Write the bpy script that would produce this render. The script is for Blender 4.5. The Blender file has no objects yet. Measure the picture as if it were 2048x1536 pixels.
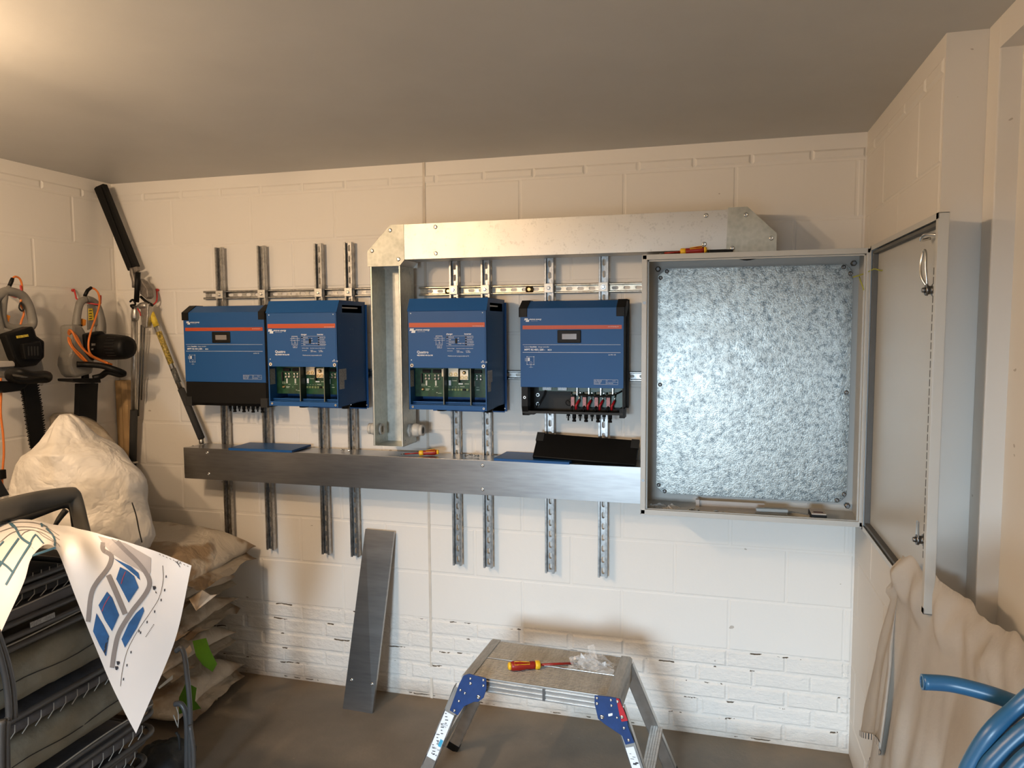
import bpy, bmesh, math, random
from mathutils import Vector, Matrix, noise
random.seed(7)
SC = bpy.context.scene
COL = SC.collection

# ---------------------------------------------------------------- camera
F = 1475.0
_y, _p, _r = math.radians(15.28), math.radians(4.48), math.radians(-0.36)
FW = Vector((-math.sin(_y)*math.cos(_p), math.cos(_y)*math.cos(_p), -math.sin(_p)))
_rt = Vector((math.cos(_y), math.sin(_y), 0))
_up = _rt.cross(FW)
RT = _rt*math.cos(_r) + _up*math.sin(_r)
UP = -_rt*math.sin(_r) + _up*math.cos(_r)
EYE = Vector((0, -3.2, 1.784))
cd = bpy.data.cameras.new('camera'); cam = bpy.data.objects.new('camera', cd); COL.objects.link(cam)
cd.sensor_width = 36; cd.lens = F/2048*36; cd.clip_start = 0.05
cam.matrix_world = Matrix(((RT.x, UP.x, -FW.x, EYE.x), (RT.y, UP.y, -FW.y, EYE.y), (RT.z, UP.z, -FW.z, EYE.z), (0, 0, 0, 1)))
SC.camera = cam
def at(px, py, x=None, y=None, z=None):
    """point of the photo on the plane x=, y= or z= (real place of the thing)"""
    d = RT*((px-1024)/F) + UP*((768-py)/F) + FW
    if x is not None: t = (x-EYE.x)/d.x
    elif y is not None: t = (y-EYE.y)/d.y
    else: t = (z-EYE.z)/d.z
    return EYE + d*t

# ---------------------------------------------------------------- light and exposure
SC.view_settings.view_transform = 'Standard'; SC.view_settings.look = 'None'
SC.view_settings.gamma = 1; SC.view_settings.use_curve_mapping = False
SC.view_settings.exposure = 0.0
w = bpy.data.worlds.new('daylight'); SC.world = w; w.use_nodes = True
w.node_tree.nodes['Background'].inputs[0].default_value = (0.72, 0.86, 1.0, 1)
w.node_tree.nodes['Background'].inputs[1].default_value = 0.8
def area(name, loc, direction, sx, sy, power, col):
    l = bpy.data.lights.new(name, 'AREA'); l.shape = 'RECTANGLE'; l.size = sx; l.size_y = sy
    l.energy = power; l.color = col
    o = bpy.data.objects.new(name, l); COL.objects.link(o); o.location = loc
    o.rotation_euler = Vector(direction).to_track_quat('-Z', 'Y').to_euler()
    return o
area('door_daylight', (-1.0, -9.5, 2.05), (0, 1, 0.0), 1.8, 1.8, 820, (0.66, 0.84, 1.0))   # bright sky beyond the open door
LAMPS = [(-2.02, -2.10), (-2.02, -2.70)]
for lx, ly in LAMPS:
    l = bpy.data.lights.new('warm_bulb', 'POINT'); l.energy = 48; l.color = (1.0, 0.69, 0.42); l.shadow_soft_size = 0.04
    o = bpy.data.objects.new('warm_bulb', l); COL.objects.link(o); o.location = (lx, ly, 2.36)

# ---------------------------------------------------------------- materials
MATS = {}
def nodes(name):
    m = bpy.data.materials.new(name); m.use_nodes = True
    nt = m.node_tree; b = nt.nodes['Principled BSDF']
    MATS[name] = m
    return m, nt, b
def L(nt, a, b): nt.links.new(a, b)
def ncoord(nt, scale=(1, 1, 1), kind='Object'):
    tc = nt.nodes.new('ShaderNodeTexCoord'); mp = nt.nodes.new('ShaderNodeMapping')
    mp.inputs['Scale'].default_value = scale
    L(nt, tc.outputs[kind], mp.inputs[0]); return mp.outputs[0]
def nnoise(nt, vec, scale, detail=4, rough=0.55):
    n = nt.nodes.new('ShaderNodeTexNoise'); n.inputs['Scale'].default_value = scale
    n.inputs['Detail'].default_value = detail; n.inputs['Roughness'].default_value = rough
    L(nt, vec, n.inputs['Vector']); return n.outputs['Fac']
def ramp(nt, fac, stops):
    r = nt.nodes.new('ShaderNodeValToRGB'); e = r.color_ramp.elements
    while len(e) > 1: e.remove(e[-1])
    e[0].position = stops[0][0]; e[0].color = (*stops[0][1], 1)
    for p, c in stops[1:]:
        k = e.new(p); k.color = (*c, 1)
    L(nt, fac, r.inputs[0]); return r.outputs[0]
def bump(nt, b, h, strength=0.3, dist=0.01):
    n = nt.nodes.new('ShaderNodeBump'); n.inputs['Strength'].default_value = strength
    n.inputs['Distance'].default_value = dist
    L(nt, h, n.inputs['Height']); L(nt, n.outputs[0], b.inputs['Normal'])
def mth(nt, op, a, b=None, c=None):
    n = nt.nodes.new('ShaderNodeMath'); n.operation = op
    for i, v in enumerate((a, b, c)):
        if v is None: continue
        if isinstance(v, (int, float)): n.inputs[i].default_value = v
        else: L(nt, v, n.inputs[i])
    return n.outputs[0]
def mixc(nt, fac, a, b):
    n = nt.nodes.new('ShaderNodeMix'); n.data_type = 'RGBA'
    for i, v in ((0, fac), (6, a), (7, b)):
        if isinstance(v, tuple): n.inputs[i].default_value = (*v, 1)
        elif isinstance(v, (int, float)): n.inputs[i].default_value = v
        else: L(nt, v, n.inputs[i])
    return n.outputs[2]
def mat(name, col, rough=0.5, metal=0.0, var=0.08, nscale=12, bmp=0.0, bscale=60, spec=0.5, bdist=0.004, stretch=(1, 1, 1)):
    """procedural material: base colour with a little noise, optional bump"""
    if name in MATS: return MATS[name]
    m, nt, b = nodes(name)
    v = ncoord(nt, stretch)
    f = nnoise(nt, v, nscale)
    lo = tuple(c*(1-var) for c in col); hi = tuple(min(1, c*(1+var)) for c in col)
    L(nt, ramp(nt, f, [(0.3, lo), (0.7, hi)]), b.inputs['Base Color'])
    b.inputs['Roughness'].default_value = rough; b.inputs['Metallic'].default_value = metal
    b.inputs['Specular IOR Level'].default_value = spec
    if bmp: bump(nt, b, nnoise(nt, v, bscale, 5), bmp, bdist)
    return m
def wall_mat(name, bricks_below=0.0, tint=(0.80, 0.775, 0.73)):
    m, nt, b = nodes(name)
    v = ncoord(nt)
    big = nnoise(nt, v, 1.7, 3); fine = nnoise(nt, v, 45, 6)
    base = mixc(nt, big, tuple(c*0.955 for c in tint), tint)
    sp = nt.nodes.new('ShaderNodeSeparateXYZ'); L(nt, v, sp.inputs[0]); z = sp.outputs[2]
    # dirt close to the floor
    dn = nnoise(nt, v, 7, 5)
    low = mth(nt, 'SUBTRACT', 1.0, mth(nt, 'DIVIDE', z, 0.10)); low = mth(nt, 'MULTIPLY', mth(nt, 'MAXIMUM', low, 0.0), dn)
    base = mixc(nt, mth(nt, 'MINIMUM', low, 1.0), base, (0.30, 0.20, 0.11))
    # small chips and marks
    chip = nnoise(nt, ncoord(nt, (1, 1, 1.6)), 16, 2, 0.4)
    chipm = mth(nt, 'GREATER_THAN', chip, 0.775)
    base = mixc(nt, mth(nt, 'MULTIPLY', chipm, 0.55), base, (0.25, 0.20, 0.15))
    if bricks_below:
        fr = mth(nt, 'FRACT', mth(nt, 'DIVIDE', mth(nt, 'ADD', z, -0.0165), 0.0752))
        wob = mth(nt, 'MULTIPLY', mth(nt, 'SUBTRACT', nnoise(nt, v, 14, 3), 0.5), 0.25)
        dj = mth(nt, 'ABSOLUTE', mth(nt, 'SUBTRACT', mth(nt, 'ADD', fr, wob), 0.93))
        near = mth(nt, 'LESS_THAN', dj, 0.035)
        crk = mth(nt, 'GREATER_THAN', nnoise(nt, ncoord(nt, (1, 1, 2.0)), 7.0, 5, 0.6), 0.575)
        lowz = mth(nt, 'LESS_THAN', z, bricks_below)
        k = mth(nt, 'MULTIPLY', mth(nt, 'MULTIPLY', near, crk), lowz)
        base = mixc(nt, k, base, (0.10, 0.075, 0.05))
        rough_b = nnoise(nt, ncoord(nt, (1, 1, 1.7)), 22, 6, 0.62)
        h = mth(nt, 'ADD', mth(nt, 'MULTIPLY', fine, 0.12), mth(nt, 'MULTIPLY', mth(nt, 'MULTIPLY', rough_b, lowz), 2.3))
        h = mth(nt, 'SUBTRACT', h, mth(nt, 'MULTIPLY', k, 0.6))
        bump(nt, b, h, 0.7, 0.006)
    else:
        bump(nt, b, mth(nt, 'ADD', mth(nt, 'MULTIPLY', fine, 0.12), mth(nt, 'MULTIPLY', nnoise(nt, v, 9, 4), 0.5)), 0.4, 0.005)
    L(nt, base, b.inputs['Base Color'])
    b.inputs['Roughness'].default_value = 0.55; b.inputs['Specular IOR Level'].default_value = 0.35
    return m
def galv(name, lo, hi, rough, scale=22, bmp=0.15, stretch=(1, 1, 1), rvar=0.1, sp=(0.35, 0.65), metal=1.0):
    m, nt, b = nodes(name)
    v = ncoord(nt, stretch)
    vo = nt.nodes.new('ShaderNodeTexVoronoi'); vo.inputs['Scale'].default_value = scale*4
    L(nt, v, vo.inputs['Vector'])
    n1 = nnoise(nt, v, scale, 8, 0.65)
    f = mth(nt, 'ADD', mth(nt, 'MULTIPLY', n1, 0.85), mth(nt, 'MULTIPLY', vo.outputs['Distance'], 0.25))
    L(nt, ramp(nt, f, [(sp[0], lo), (sp[1], hi)]), b.inputs['Base Color'])
    b.inputs['Metallic'].default_value = metal
    r = nnoise(nt, v, scale*0.4, 4)
    L(nt, mth(nt, 'ADD', mth(nt, 'MULTIPLY', r, rvar*2), rough-rvar), b.inputs['Roughness'])
    if bmp: bump(nt, b, f, bmp, 0.004)
    return m

M_wall = wall_mat('painted_blockwork', 0.40)
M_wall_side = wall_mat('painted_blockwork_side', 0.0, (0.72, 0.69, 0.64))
M_plaster = mat('painted_ceiling', (0.55, 0.545, 0.52), 0.5, var=0.04, nscale=2.5, bmp=0.25, bscale=14, spec=0.35, bdist=0.003)
M_galv = galv('galvanised_sheet', (0.46, 0.455, 0.435), (0.63, 0.62, 0.59), 0.49, 26, 0.06, (1, 1, 1), 0.05, (0.28, 0.5))
M_galvdull = galv('dull_galvanised_sheet', (0.33, 0.33, 0.33), (0.40, 0.40, 0.40), 0.30, 3, 0.01, (1, 1, 8), 0.04)
M_rail = galv('galvanised_strut', (0.26, 0.26, 0.26), (0.50, 0.50, 0.49), 0.38, 18, 0.08)
M_brassy = galv('yellow_zinc_strut', (0.42, 0.35, 0.25), (0.68, 0.60, 0.48), 0.36, 18, 0.08)
M_plate = galv('spangled_zinc_plate', (0.10, 0.115, 0.12), (0.37, 0.375, 0.35), 0.36, 48, 0.22, (1, 1, 1), 0.10, (0.36, 0.62))
M_cab = mat('grey_enamel', (0.48, 0.48, 0.455), 0.38, var=0.02, nscale=4, spec=0.5)
M_seal = mat('dark_rubber_seal', (0.10, 0.10, 0.095), 0.6)
M_steel = mat('bright_steel', (0.70, 0.70, 0.68), 0.25, 1.0, var=0.05)
M_darksteel = mat('dark_steel', (0.22, 0.22, 0.22), 0.4, 1.0, var=0.1)
M_brass = mat('brass_yellow_zinc', (0.62, 0.48, 0.25), 0.3, 1.0)
M_blue = mat('blue_enamel', (0.011, 0.080, 0.25), 0.45, spec=0.28, var=0.04, nscale=3, bmp=0.05, bscale=300, bdist=0.001)
M_black = mat('black_plastic', (0.004, 0.0038, 0.0035), 0.5, var=0.15, spec=0.22)
M_orange = mat('orange_print', (0.46, 0.062, 0.012), 0.45, var=0.02)
M_white = mat('white_print', (0.80, 0.84, 0.88), 0.5, var=0.01)
M_concrete = None

# ---------------------------------------------------------------- mesh helpers
def bmn(): return bmesh.new()
def add(bm, verts, faces):
    vs = [bm.verts.new(v) for v in verts]
    for f in faces:
        try: bm.faces.new([vs[i] for i in f])
        except ValueError: pass
    return vs
def merge(bm, src):
    src.verts.ensure_lookup_table(); src.verts.index_update()
    vs = [bm.verts.new(v.co) for v in src.verts]
    for f in src.faces:
        nf = bm.faces.new([vs[v.index] for v in f.verts]); nf.smooth = f.smooth
    src.free()
def box(bm, x0, x1, y0, y1, z0, z1, bev=0.0, M=None, seg=2):
    t = bmesh.new()
    add(t, [(x0, y0, z0), (x1, y0, z0), (x1, y1, z0), (x0, y1, z0), (x0, y0, z1), (x1, y0, z1), (x1, y1, z1), (x0, y1, z1)],
        [(3, 2, 1, 0), (4, 5, 6, 7), (0, 1, 5, 4), (1, 2, 6, 5), (2, 3, 7, 6), (3, 0, 4, 7)])
    if bev: bmesh.ops.bevel(t, geom=t.edges[:], offset=bev, segments=seg, affect='EDGES', profile=0.6)
    if M is not None: bmesh.ops.transform(t, matrix=M, verts=t.verts)
    merge(bm, t)
def prism(bm, pts, vec, bev=0.0, seg=2):
    """extrude a 3D outline by a vector"""
    t = bmesh.new(); n = len(pts); vec = Vector(vec)
    a = [t.verts.new(p) for p in pts]; b = [t.verts.new(Vector(p)+vec) for p in pts]
    t.faces.new(a[::-1]); t.faces.new(b)
    for i in range(n): t.faces.new((a[i], a[(i+1) % n], b[(i+1) % n], b[i]))
    bmesh.ops.recalc_face_normals(t, faces=t.faces)
    if bev: bmesh.ops.bevel(t, geom=[e for e in t.edges], offset=bev, segments=seg, affect='EDGES', profile=0.6)
    merge(bm, t)
def frame_of(d):
    d = d.normalized(); a = Vector((0, 0, 1)) if abs(d.z) < 0.9 else Vector((1, 0, 0))
    u = d.cross(a).normalized(); return u, d.cross(u).normalized()
def cyl(bm, p0, p1, r0, r1=None, n=16, smooth=True, cap=True):
    p0, p1 = Vector(p0), Vector(p1); r1 = r0 if r1 is None else r1
    u, v = frame_of(p1-p0); t = bmesh.new()
    A = [t.verts.new(p0+(u*math.cos(a)+v*math.sin(a))*r0) for a in (2*math.pi*i/n for i in range(n))]
    B = [t.verts.new(p1+(u*math.cos(a)+v*math.sin(a))*r1) for a in (2*math.pi*i/n for i in range(n))]
    for i in range(n):
        f = t.faces.new((A[i], A[(i+1) % n], B[(i+1) % n], B[i])); f.smooth = smooth
    if cap: t.faces.new(A[::-1]); t.faces.new(B)
    bmesh.ops.recalc_face_normals(t, faces=t.faces)
    merge(bm, t)
def ring(bm, p0, p1, ro, ri, n=24):
    """hollow tube between two points"""
    p0, p1 = Vector(p0), Vector(p1); u, v = frame_of(p1-p0); t = bmesh.new()
    R = []
    for p, r in ((p0, ro), (p1, ro), (p1, ri), (p0, ri)):
        R.append([t.verts.new(p+(u*math.cos(a)+v*math.sin(a))*r) for a in (2*math.pi*i/n for i in range(n))])
    for k in range(4):
        for i in range(n):
            f = t.faces.new((R[k][i], R[k][(i+1) % n], R[(k+1) % 4][(i+1) % n], R[(k+1) % 4][i])); f.smooth = k in (0, 2)
    bmesh.ops.recalc_face_normals(t, faces=t.faces); merge(bm, t)
def smoothpath(pts, k=6, closed=False):
    P = [Vector(p) for p in pts]; n = len(P); out = []
    rng = range(n if closed else n-1)
    for i in rng:
        p0 = P[(i-1) % n] if (closed or i > 0) else P[0]*2-P[1]
        p1 = P[i]; p2 = P[(i+1) % n]
        p3 = P[(i+2) % n] if (closed or i+2 < n) else P[-1]*2-P[-2]
        for j in range(k):
            t = j/k
            out.append(0.5*((2*p1)+(p2-p0)*t+(2*p0-5*p1+4*p2-p3)*t*t+(3*p1-p0-3*p2+p3)*t*t*t))
    if not closed: out.append(P[-1])
    return out
def tube(bm, pts, r, n=10, closed=False, smooth=0, flat=None):
    """round (or flattened) tube along points; r a number or a list"""
    if smooth: 
        if isinstance(r, (list, tuple)):
            rr = []
            for i in range(len(r)-1): rr += [r[i]+(r[i+1]-r[i])*j/smooth for j in range(smooth)]
            r = rr+[r[-1]]
        pts = smoothpath(pts, smooth, closed)
    P = [Vector(p) for p in pts]; m = len(P); t = bmesh.new()
    rings = []; u = None
    for i, p in enumerate(P):
        if closed: d = P[(i+1) % m]-P[i-1]
        else: d = P[min(i+1, m-1)]-P[max(i-1, 0)]
        if d.length < 1e-9: d = Vector((0, 0, 1))
        d.normalize()
        if u is None: u, v = frame_of(d)
        else:
            u = (u-d*u.dot(d)).normalized(); v = d.cross(u)
        ri = r[i] if isinstance(r, (list, tuple)) else r
        rings.append([t.verts.new(p+u*math.cos(a)*ri+v*math.sin(a)*ri*(flat or 1)) for a in (2*math.pi*k/n for k in range(n))])
    for i in range(m if closed else m-1):
        A = rings[i]; B = rings[(i+1) % m]
        for k in range(n):
            f = t.faces.new((A[k], A[(k+1) % n], B[(k+1) % n], B[k])); f.smooth = True
    if not closed: t.faces.new(rings[0][::-1]); t.faces.new(rings[-1])
    bmesh.ops.recalc_face_normals(t, faces=t.faces); merge(bm, t)
def lathe(bm, p0, axis, prof, n=20):
    """prof = [(distance along axis, radius)]"""
    p0 = Vector(p0); d = Vector(axis).normalized(); u, v = frame_of(d); t = bmesh.new(); rings = []
    for s, r in prof:
        rings.append([t.verts.new(p0+d*s+(u*math.cos(a)+v*math.sin(a))*max(r, 1e-4)) for a in (2*math.pi*i/n for i in range(n))])
    for A, B in zip(rings, rings[1:]):
        for k in range(n):
            f = t.faces.new((A[k], A[(k+1) % n], B[(k+1) % n], B[k])); f.smooth = True
    t.faces.new(rings[0][::-1]); t.faces.new(rings[-1])
    bmesh.ops.recalc_face_normals(t, faces=t.faces); merge(bm, t)
def screwhead(bm, p, nrm, r=0.006, h=0.003):
    p = Vector(p); nrm = Vector(nrm).normalized()
    lathe(bm, p, nrm, [(0, r), (h*0.6, r*0.95), (h, r*0.6), (h, r*0.35), (h*0.4, r*0.3)], 12)
ORG = {}
def mobj(name, bm, m, parent=None, origin=None, smooth=False):
    """link a bmesh (world coordinates) as one mesh object, top-level or as a part"""
    og = Vector(ORG[parent.name]) if parent else Vector(origin or (0, 0, 0))
    bmesh.ops.translate(bm, verts=bm.verts, vec=-og)
    me = bpy.data.meshes.new(name); bm.to_mesh(me); bm.free()
    if smooth:
        for p in me.polygons: p.use_smooth = True
    me.materials.append(m)
    o = bpy.data.objects.new(name, me); COL.objects.link(o)
    if parent: o.parent = parent
    else: o.location = og
    ORG[o.name] = tuple(og)
    return o
def thing(name, label, cat, loc=(0, 0, 0), group=None):
    o = bpy.data.objects.new(name, None); COL.objects.link(o); o.location = loc; o.empty_display_size = 0.05
    o['label'] = label; o['category'] = cat
    if group: o['group'] = group
    ORG[o.name] = tuple(loc); return o
def tag(o, label, cat, group=None):
    o['label'] = label; o['category'] = cat
    if group: o['group'] = group
    return o
def struct(o): o['kind'] = 'structure'; return o
def copy_tree(o, loc=None, label=None, parent=None):
    c = o.copy(); COL.objects.link(c)
    if parent: c.parent = parent
    if loc is not None: c.location = loc
    if label: c['label'] = label
    ORG[c.name] = tuple(loc) if loc is not None else ORG[o.name]
    for ch in list(o.children): copy_tree(ch, None, None, c)
    return c
def text_bm(bm, s, origin, xdir, ydir, size, align='LEFT', bold=0.0, depth=0.0):
    cu = bpy.data.curves.new('t', 'FONT'); cu.body = s; cu.size = size; cu.align_x = align; cu.offset = bold; cu.resolution_u = 2
    o = bpy.data.objects.new('t', cu); COL.objects.link(o)
    bpy.context.view_layer.update()
    me = bpy.data.meshes.new_from_object(o.evaluated_get(bpy.context.evaluated_depsgraph_get()))
    xd = Vector(xdir).normalized(); yd = Vector(ydir).normalized(); og = Vector(origin)
    vs = [bm.verts.new(og+xd*v.co.x+yd*v.co.y) for v in me.vertices]
    for p in me.polygons:
        try: bm.faces.new([vs[i] for i in p.vertices])
        except ValueError: pass
    bpy.data.objects.remove(o); bpy.data.curves.remove(cu); bpy.data.meshes.remove(me)

# ================================================================ THE ROOM
CEIL = 2.53
def block_rows(u0, u1, phase, pitch=0.4555, top=CEIL, bricks=True, joint=None):
    """rectangles (u0,u1,z0,z1) of the masonry; phase = one joint position of the even block courses"""
    R = []
    def course(z0, z1, first, step, jit=0.0):
        k = math.floor((u0-first)/step)
        while first+k*step < u1:
            a, b = first+k*step, first+(k+1)*step
            a, b = a+random.uniform(-jit, jit), b+random.uniform(-jit, jit)
            a, b = max(a, u0), min(b, u1)
            if b-a > 0.02: R.append((a, b, z0, z1, step < 0.3))
            k += 1
    z = 0.392
    if bricks:
        for i in range(5): course(0.0165+0.0752*i, 0.0165+0.0752*(i+1), phase+(0.114 if i % 2 else 0), 0.2277, 0.012)
    else:
        course(0.0, 0.165, phase, pitch); course(0.165, 0.392, phase+pitch/2, pitch)
    i = 0
    while z < 2.40:
        course(z, z+0.2265, phase+(pitch/2 if i % 2 else 0), pitch); z += 0.2265; i += 1
    course(2.4305, 2.476, phase+0.06, 0.2277)
    return R
def masonry(bm, P0, U, N, rects, m=0.004):
    """blocks stand 2.5 mm proud of the joint plane"""
    P0, U, N = Vector(P0), Vector(U), Vector(N); Z = Vector((0, 0, 1))
    for a, b, z0, z1, rough in rects:
        g = m*random.uniform(0.6, 1.25); s = 0.005 if not rough else 0.008
        d = random.uniform(0.0012, 0.0026) if not rough else random.uniform(0.003, 0.006)
        def q(u, z, n): return P0+U*u+Z*z+N*n
        V = [q(a+g, z0+g, 0), q(b-g, z0+g, 0), q(b-g, z1-g, 0), q(a+g, z1-g, 0)]
        W = [q(a+g+s, z0+g+s, d), q(b-g-s, z0+g+s, d), q(b-g-s, z1-g-s, d), q(a+g+s, z1-g-s, d)]
        add(bm, V+W, [(4, 5, 6, 7), (0, 1, 5, 4), (1, 2, 6, 5), (2, 3, 7, 6), (3, 0, 4, 7)])
XL, XR = -3.016, 0.565
bm = bmn(); box(bm, XL-0.2, 0.95, 0.003, 0.2, -0.1, CEIL+0.1)
masonry(bm, (0, 0.003, 0), (1, 0, 0), (0, -1, 0), [r for r in block_rows(XL, XR, -1.287)])
struct(mobj('wall_back', bm, M_wall))
bm = bmn(); box(bm, -1.291, -1.279, -0.0012, 0.004, 0.0, CEIL)
struct(mobj('trim_1', bm, mat('joint_sealant', (0.62, 0.57, 0.50), 0.7, var=0.12, nscale=9, bmp=0.3, bscale=60)))
bm = bmn(); box(bm, XL-0.2, XL-0.003, -5.2, 0.003, -0.1, CEIL+0.1)
masonry(bm, (XL-0.003, 0, 0), (0, 1, 0), (1, 0, 0), [r for r in block_rows(-5.2, 0.0, -0.25, bricks=False)])
struct(mobj('wall_left', bm, M_wall))
bm = bmn()
box(bm, XR+0.003, 0.95, -1.01, 0.003, -0.1, CEIL+0.1)
masonry(bm, (XR+0.003, 0, 0), (0, -1, 0), (-1, 0, 0), [r for r in block_rows(0.0, 1.0, 0.32, bricks=False)], 0.003)
box(bm, 0.665, 0.95, -1.09, -1.01, -0.1, CEIL+0.1, 0.004)
box(bm, 0.715, 0.95, -5.2, -1.09, -0.1, CEIL+0.1)
struct(mobj('wall_right', bm, M_wall_side))
bm = bmn(); box(bm, 0.665, 0.95, -5.2, -1.09, 2.455, CEIL+0.1)
struct(mobj('trim_2', bm, M_wall_side))
bm = bmn(); box(bm, XL-0.2, 0.95, -5.2, 0.2, CEIL, CEIL+0.12); struct(mobj('ceiling', bm, M_plaster))
# rear wall behind the camera with the open doorway that lets the daylight in
bm = bmn()
box(bm, XL-0.2, -1.42, -5.35, -5.2, 0, CEIL); box(bm, 0.12, 0.95, -5.35, -5.2, 0, CEIL); box(bm, -1.42, 0.12, -5.35, -5.2, 1.65, CEIL)
struct(mobj('wall_rear', bm, M_wall_side))
# concrete floor
m, nt, b = nodes('dusty_concrete'); M_concrete = m
v = ncoord(nt); f1 = nnoise(nt, v, 2.2, 6, 0.6); f2 = nnoise(nt, v, 60, 4, 0.7)
c1 = ramp(nt, f1, [(0.3, (0.135, 0.112, 0.085)), (0.55, (0.185, 0.155, 0.12)), (0.75, (0.24, 0.195, 0.15))])
c2 = mixc(nt, mth(nt, 'GREATER_THAN', f2, 0.70), c1, (0.34, 0.29, 0.22))
sx = nt.nodes.new('ShaderNodeSeparateXYZ'); L(nt, v, sx.inputs[0])
near = mth(nt, 'MAXIMUM', mth(nt, 'SUBTRACT', 1.0, mth(nt, 'MULTIPLY', mth(nt, 'ABSOLUTE', sx.outputs[1]), 6.0)), 0.0)
c3 = mixc(nt, mth(nt, 'MULTIPLY', near, nnoise(nt, v, 9, 5)), c2, (0.26, 0.185, 0.11))
L(nt, c3, b.inputs['Base Color']); b.inputs['Roughness'].default_value = 0.62
bump(nt, b, mth(nt, 'ADD', f1, mth(nt, 'MULTIPLY', f2, 0.25)), 0.35, 0.01)
bm = bmn(); box(bm, -3.3, 1.0, -5.35, 0.2, -0.12, 0.0); struct(mobj('floor', bm, M_concrete))
bm = bmn(); box(bm, -7, 5, -9.4, -5.35, -0.12, -0.005); struct(mobj('trim_3', bm, mat('pale_forecourt', (0.55, 0.54, 0.52), 0.7)))

# ceiling lamps (just outside the frame)
for i, (lx, ly) in enumerate(LAMPS):
    t = thing('ceiling_lamp', ['bare warm bulb in a ceiling holder, nearest to the back wall', 'bare warm bulb in a ceiling holder, farther from the back wall'][i], 'lamp', (lx, ly, CEIL))
    bm = bmn(); lathe(bm, (lx, ly, CEIL), (0, 0, -1), [(0, 0.045), (0.012, 0.045), (0.02, 0.02), (0.05, 0.018)]); mobj('lamp_holder', bm, M_white, t)
    mg, ntg, bg = nodes('lit_bulb_%d' % i); bg.inputs['Emission Color'].default_value = (1, 0.66, 0.38, 1); bg.inputs['Emission Strength'].default_value = 6
    bg.inputs['Alpha'].default_value = 1
    bm = bmn(); lathe(bm, (lx, ly, CEIL-0.05), (0, 0, -1), [(0, 0.014), (0.02, 0.018), (0.05, 0.029), (0.062, 0.03), (0.078, 0.022), (0.085, 0.008)]); mobj('bulb', bm, mg, t)

# ================================================================ STRUT RAILS
def slot_plate(bm, A, U, V, N, w, length, pitch, sw, sl, t=0.0025, off=None):
    """plate from A along U (length) and V (width w), thickness along N, with stadium slots every pitch"""
    A, U, V, N = Vector(A), Vector(U), Vector(V), Vector(N)
    n = int(length/pitch); off = (length-n*pitch)/2 if off is None else off
    def P(u, v, k): return A+U*u+V*(v+w/2)+N*k
    def quad(u0, u1, v0, v1):
        for k in (0, t): add(bm, [P(u0, v0, k), P(u1, v0, k), P(u1, v1, k), P(u0, v1, k)], [(0, 1, 2, 3)])
    if off > 0: quad(0, off, -w/2, w/2); quad(off+n*pitch, length, -w/2, w/2)
    for i in range(n):
        c = off+(i+0.5)*pitch; r = sw/2; h = sl/2-r
        inner = []
        for s in (1, -1):
            for j in range(7):
                a = -math.pi/2+math.pi*j/6
                inner.append((c+s*h+s*r*math.cos(a), s*r*math.sin(a)))
        outer = []
        for (x, y) in inner:
            if abs(x-c) > h+r*0.72: outer.append((c+(pitch/2 if x > c else -pitch/2), max(-w/2, min(w/2, y*w/sw))))
            else: outer.append((max(c-pitch/2, min(c+pitch/2, x if abs(x-c) < h+r*0.3 else c+(pitch/2)*(1 if x > c else -1))), w/2 if y > 0 else -w/2))
        m = len(inner)
        for k in (0, t):
            vs = [bm.verts.new(P(x, y, k)) for x, y in inner]; ws = [bm.verts.new(P(x, y, k)) for x, y in outer]
            for j in range(m):
                jj = (j+1) % m
                try: bm.faces.new((vs[j], vs[jj], ws[jj], ws[j]))
                except ValueError: pass
        vs = [bm.verts.new(P(x, y, 0)) for x, y in inner]; ws = [bm.verts.new(P(x, y, t)) for x, y in inner]
        for j in range(m): bm.faces.new((vs[j], vs[(j+1) % m], ws[(j+1) % m], ws[j]))
def strut(bm, A, U, V, N, length, w=0.041, d=0.021, lip=0.0085, back=True, pitch=0.05, t=0.0025):
    """slotted channel: web lies on A, open side towards +N"""
    A, U, V, N = Vector(A), Vector(U), Vector(V), Vector(N)
    slot_plate(bm, A, U, V, N, w, length, pitch, 0.014, 0.029, t)
    def bx(v0, v1, n0, n1):
        pts = [A+V*v0+N*n0, A+V*v1+N*n0, A+V*v1+N*n1, A+V*v0+N*n1]; prism(bm, pts, U*length)
    bx(0, t, 0, d); bx(w-t, w, 0, d)
    bx(0, lip, d-t, d); bx(w-lip, w, d-t, d)
    bx(lip-t, lip, d-0.008, d); bx(w-lip, w-lip+t, d-0.008, d)
# horizontal rails fixed to the blocks (open side to the room)
def hrail(x0, x1, z, m, label, bolts=()):
    t = thing('strut_rail', label, 'rail', (x0, 0, z), 'horizontal slotted rails on the wall')
    bm = bmn(); strut(bm, (x0, 0.0, z-0.0205), (1, 0, 0), (0, 0, 1), (0, -1, 0), x1-x0)
    mobj('channel', bm, m, t)
    for bx_ in bolts:
        bm = bmn(); lathe(bm, (bx_, -0.002, z), (0, -1, 0), [(0, 0.019), (0.003, 0.019), (0.0031, 0.010), (0.011, 0.010), (0.012, 0.007)], 12)
        mobj('fixing_bolt', bm, M_brass, t)
hrail(-2.468, -1.525, 1.948, M_rail, 'dull grey slotted strut rail behind the two left blue units, upper left')
hrail(-1.31, -0.262, 1.946, M_brassy, 'yellowish slotted strut rail running right to the grey cabinet', (-1.17, -0.79))
hrail(-1.62, -0.262, 1.566, M_rail, 'lower slotted strut rail seen between the blue units')
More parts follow.
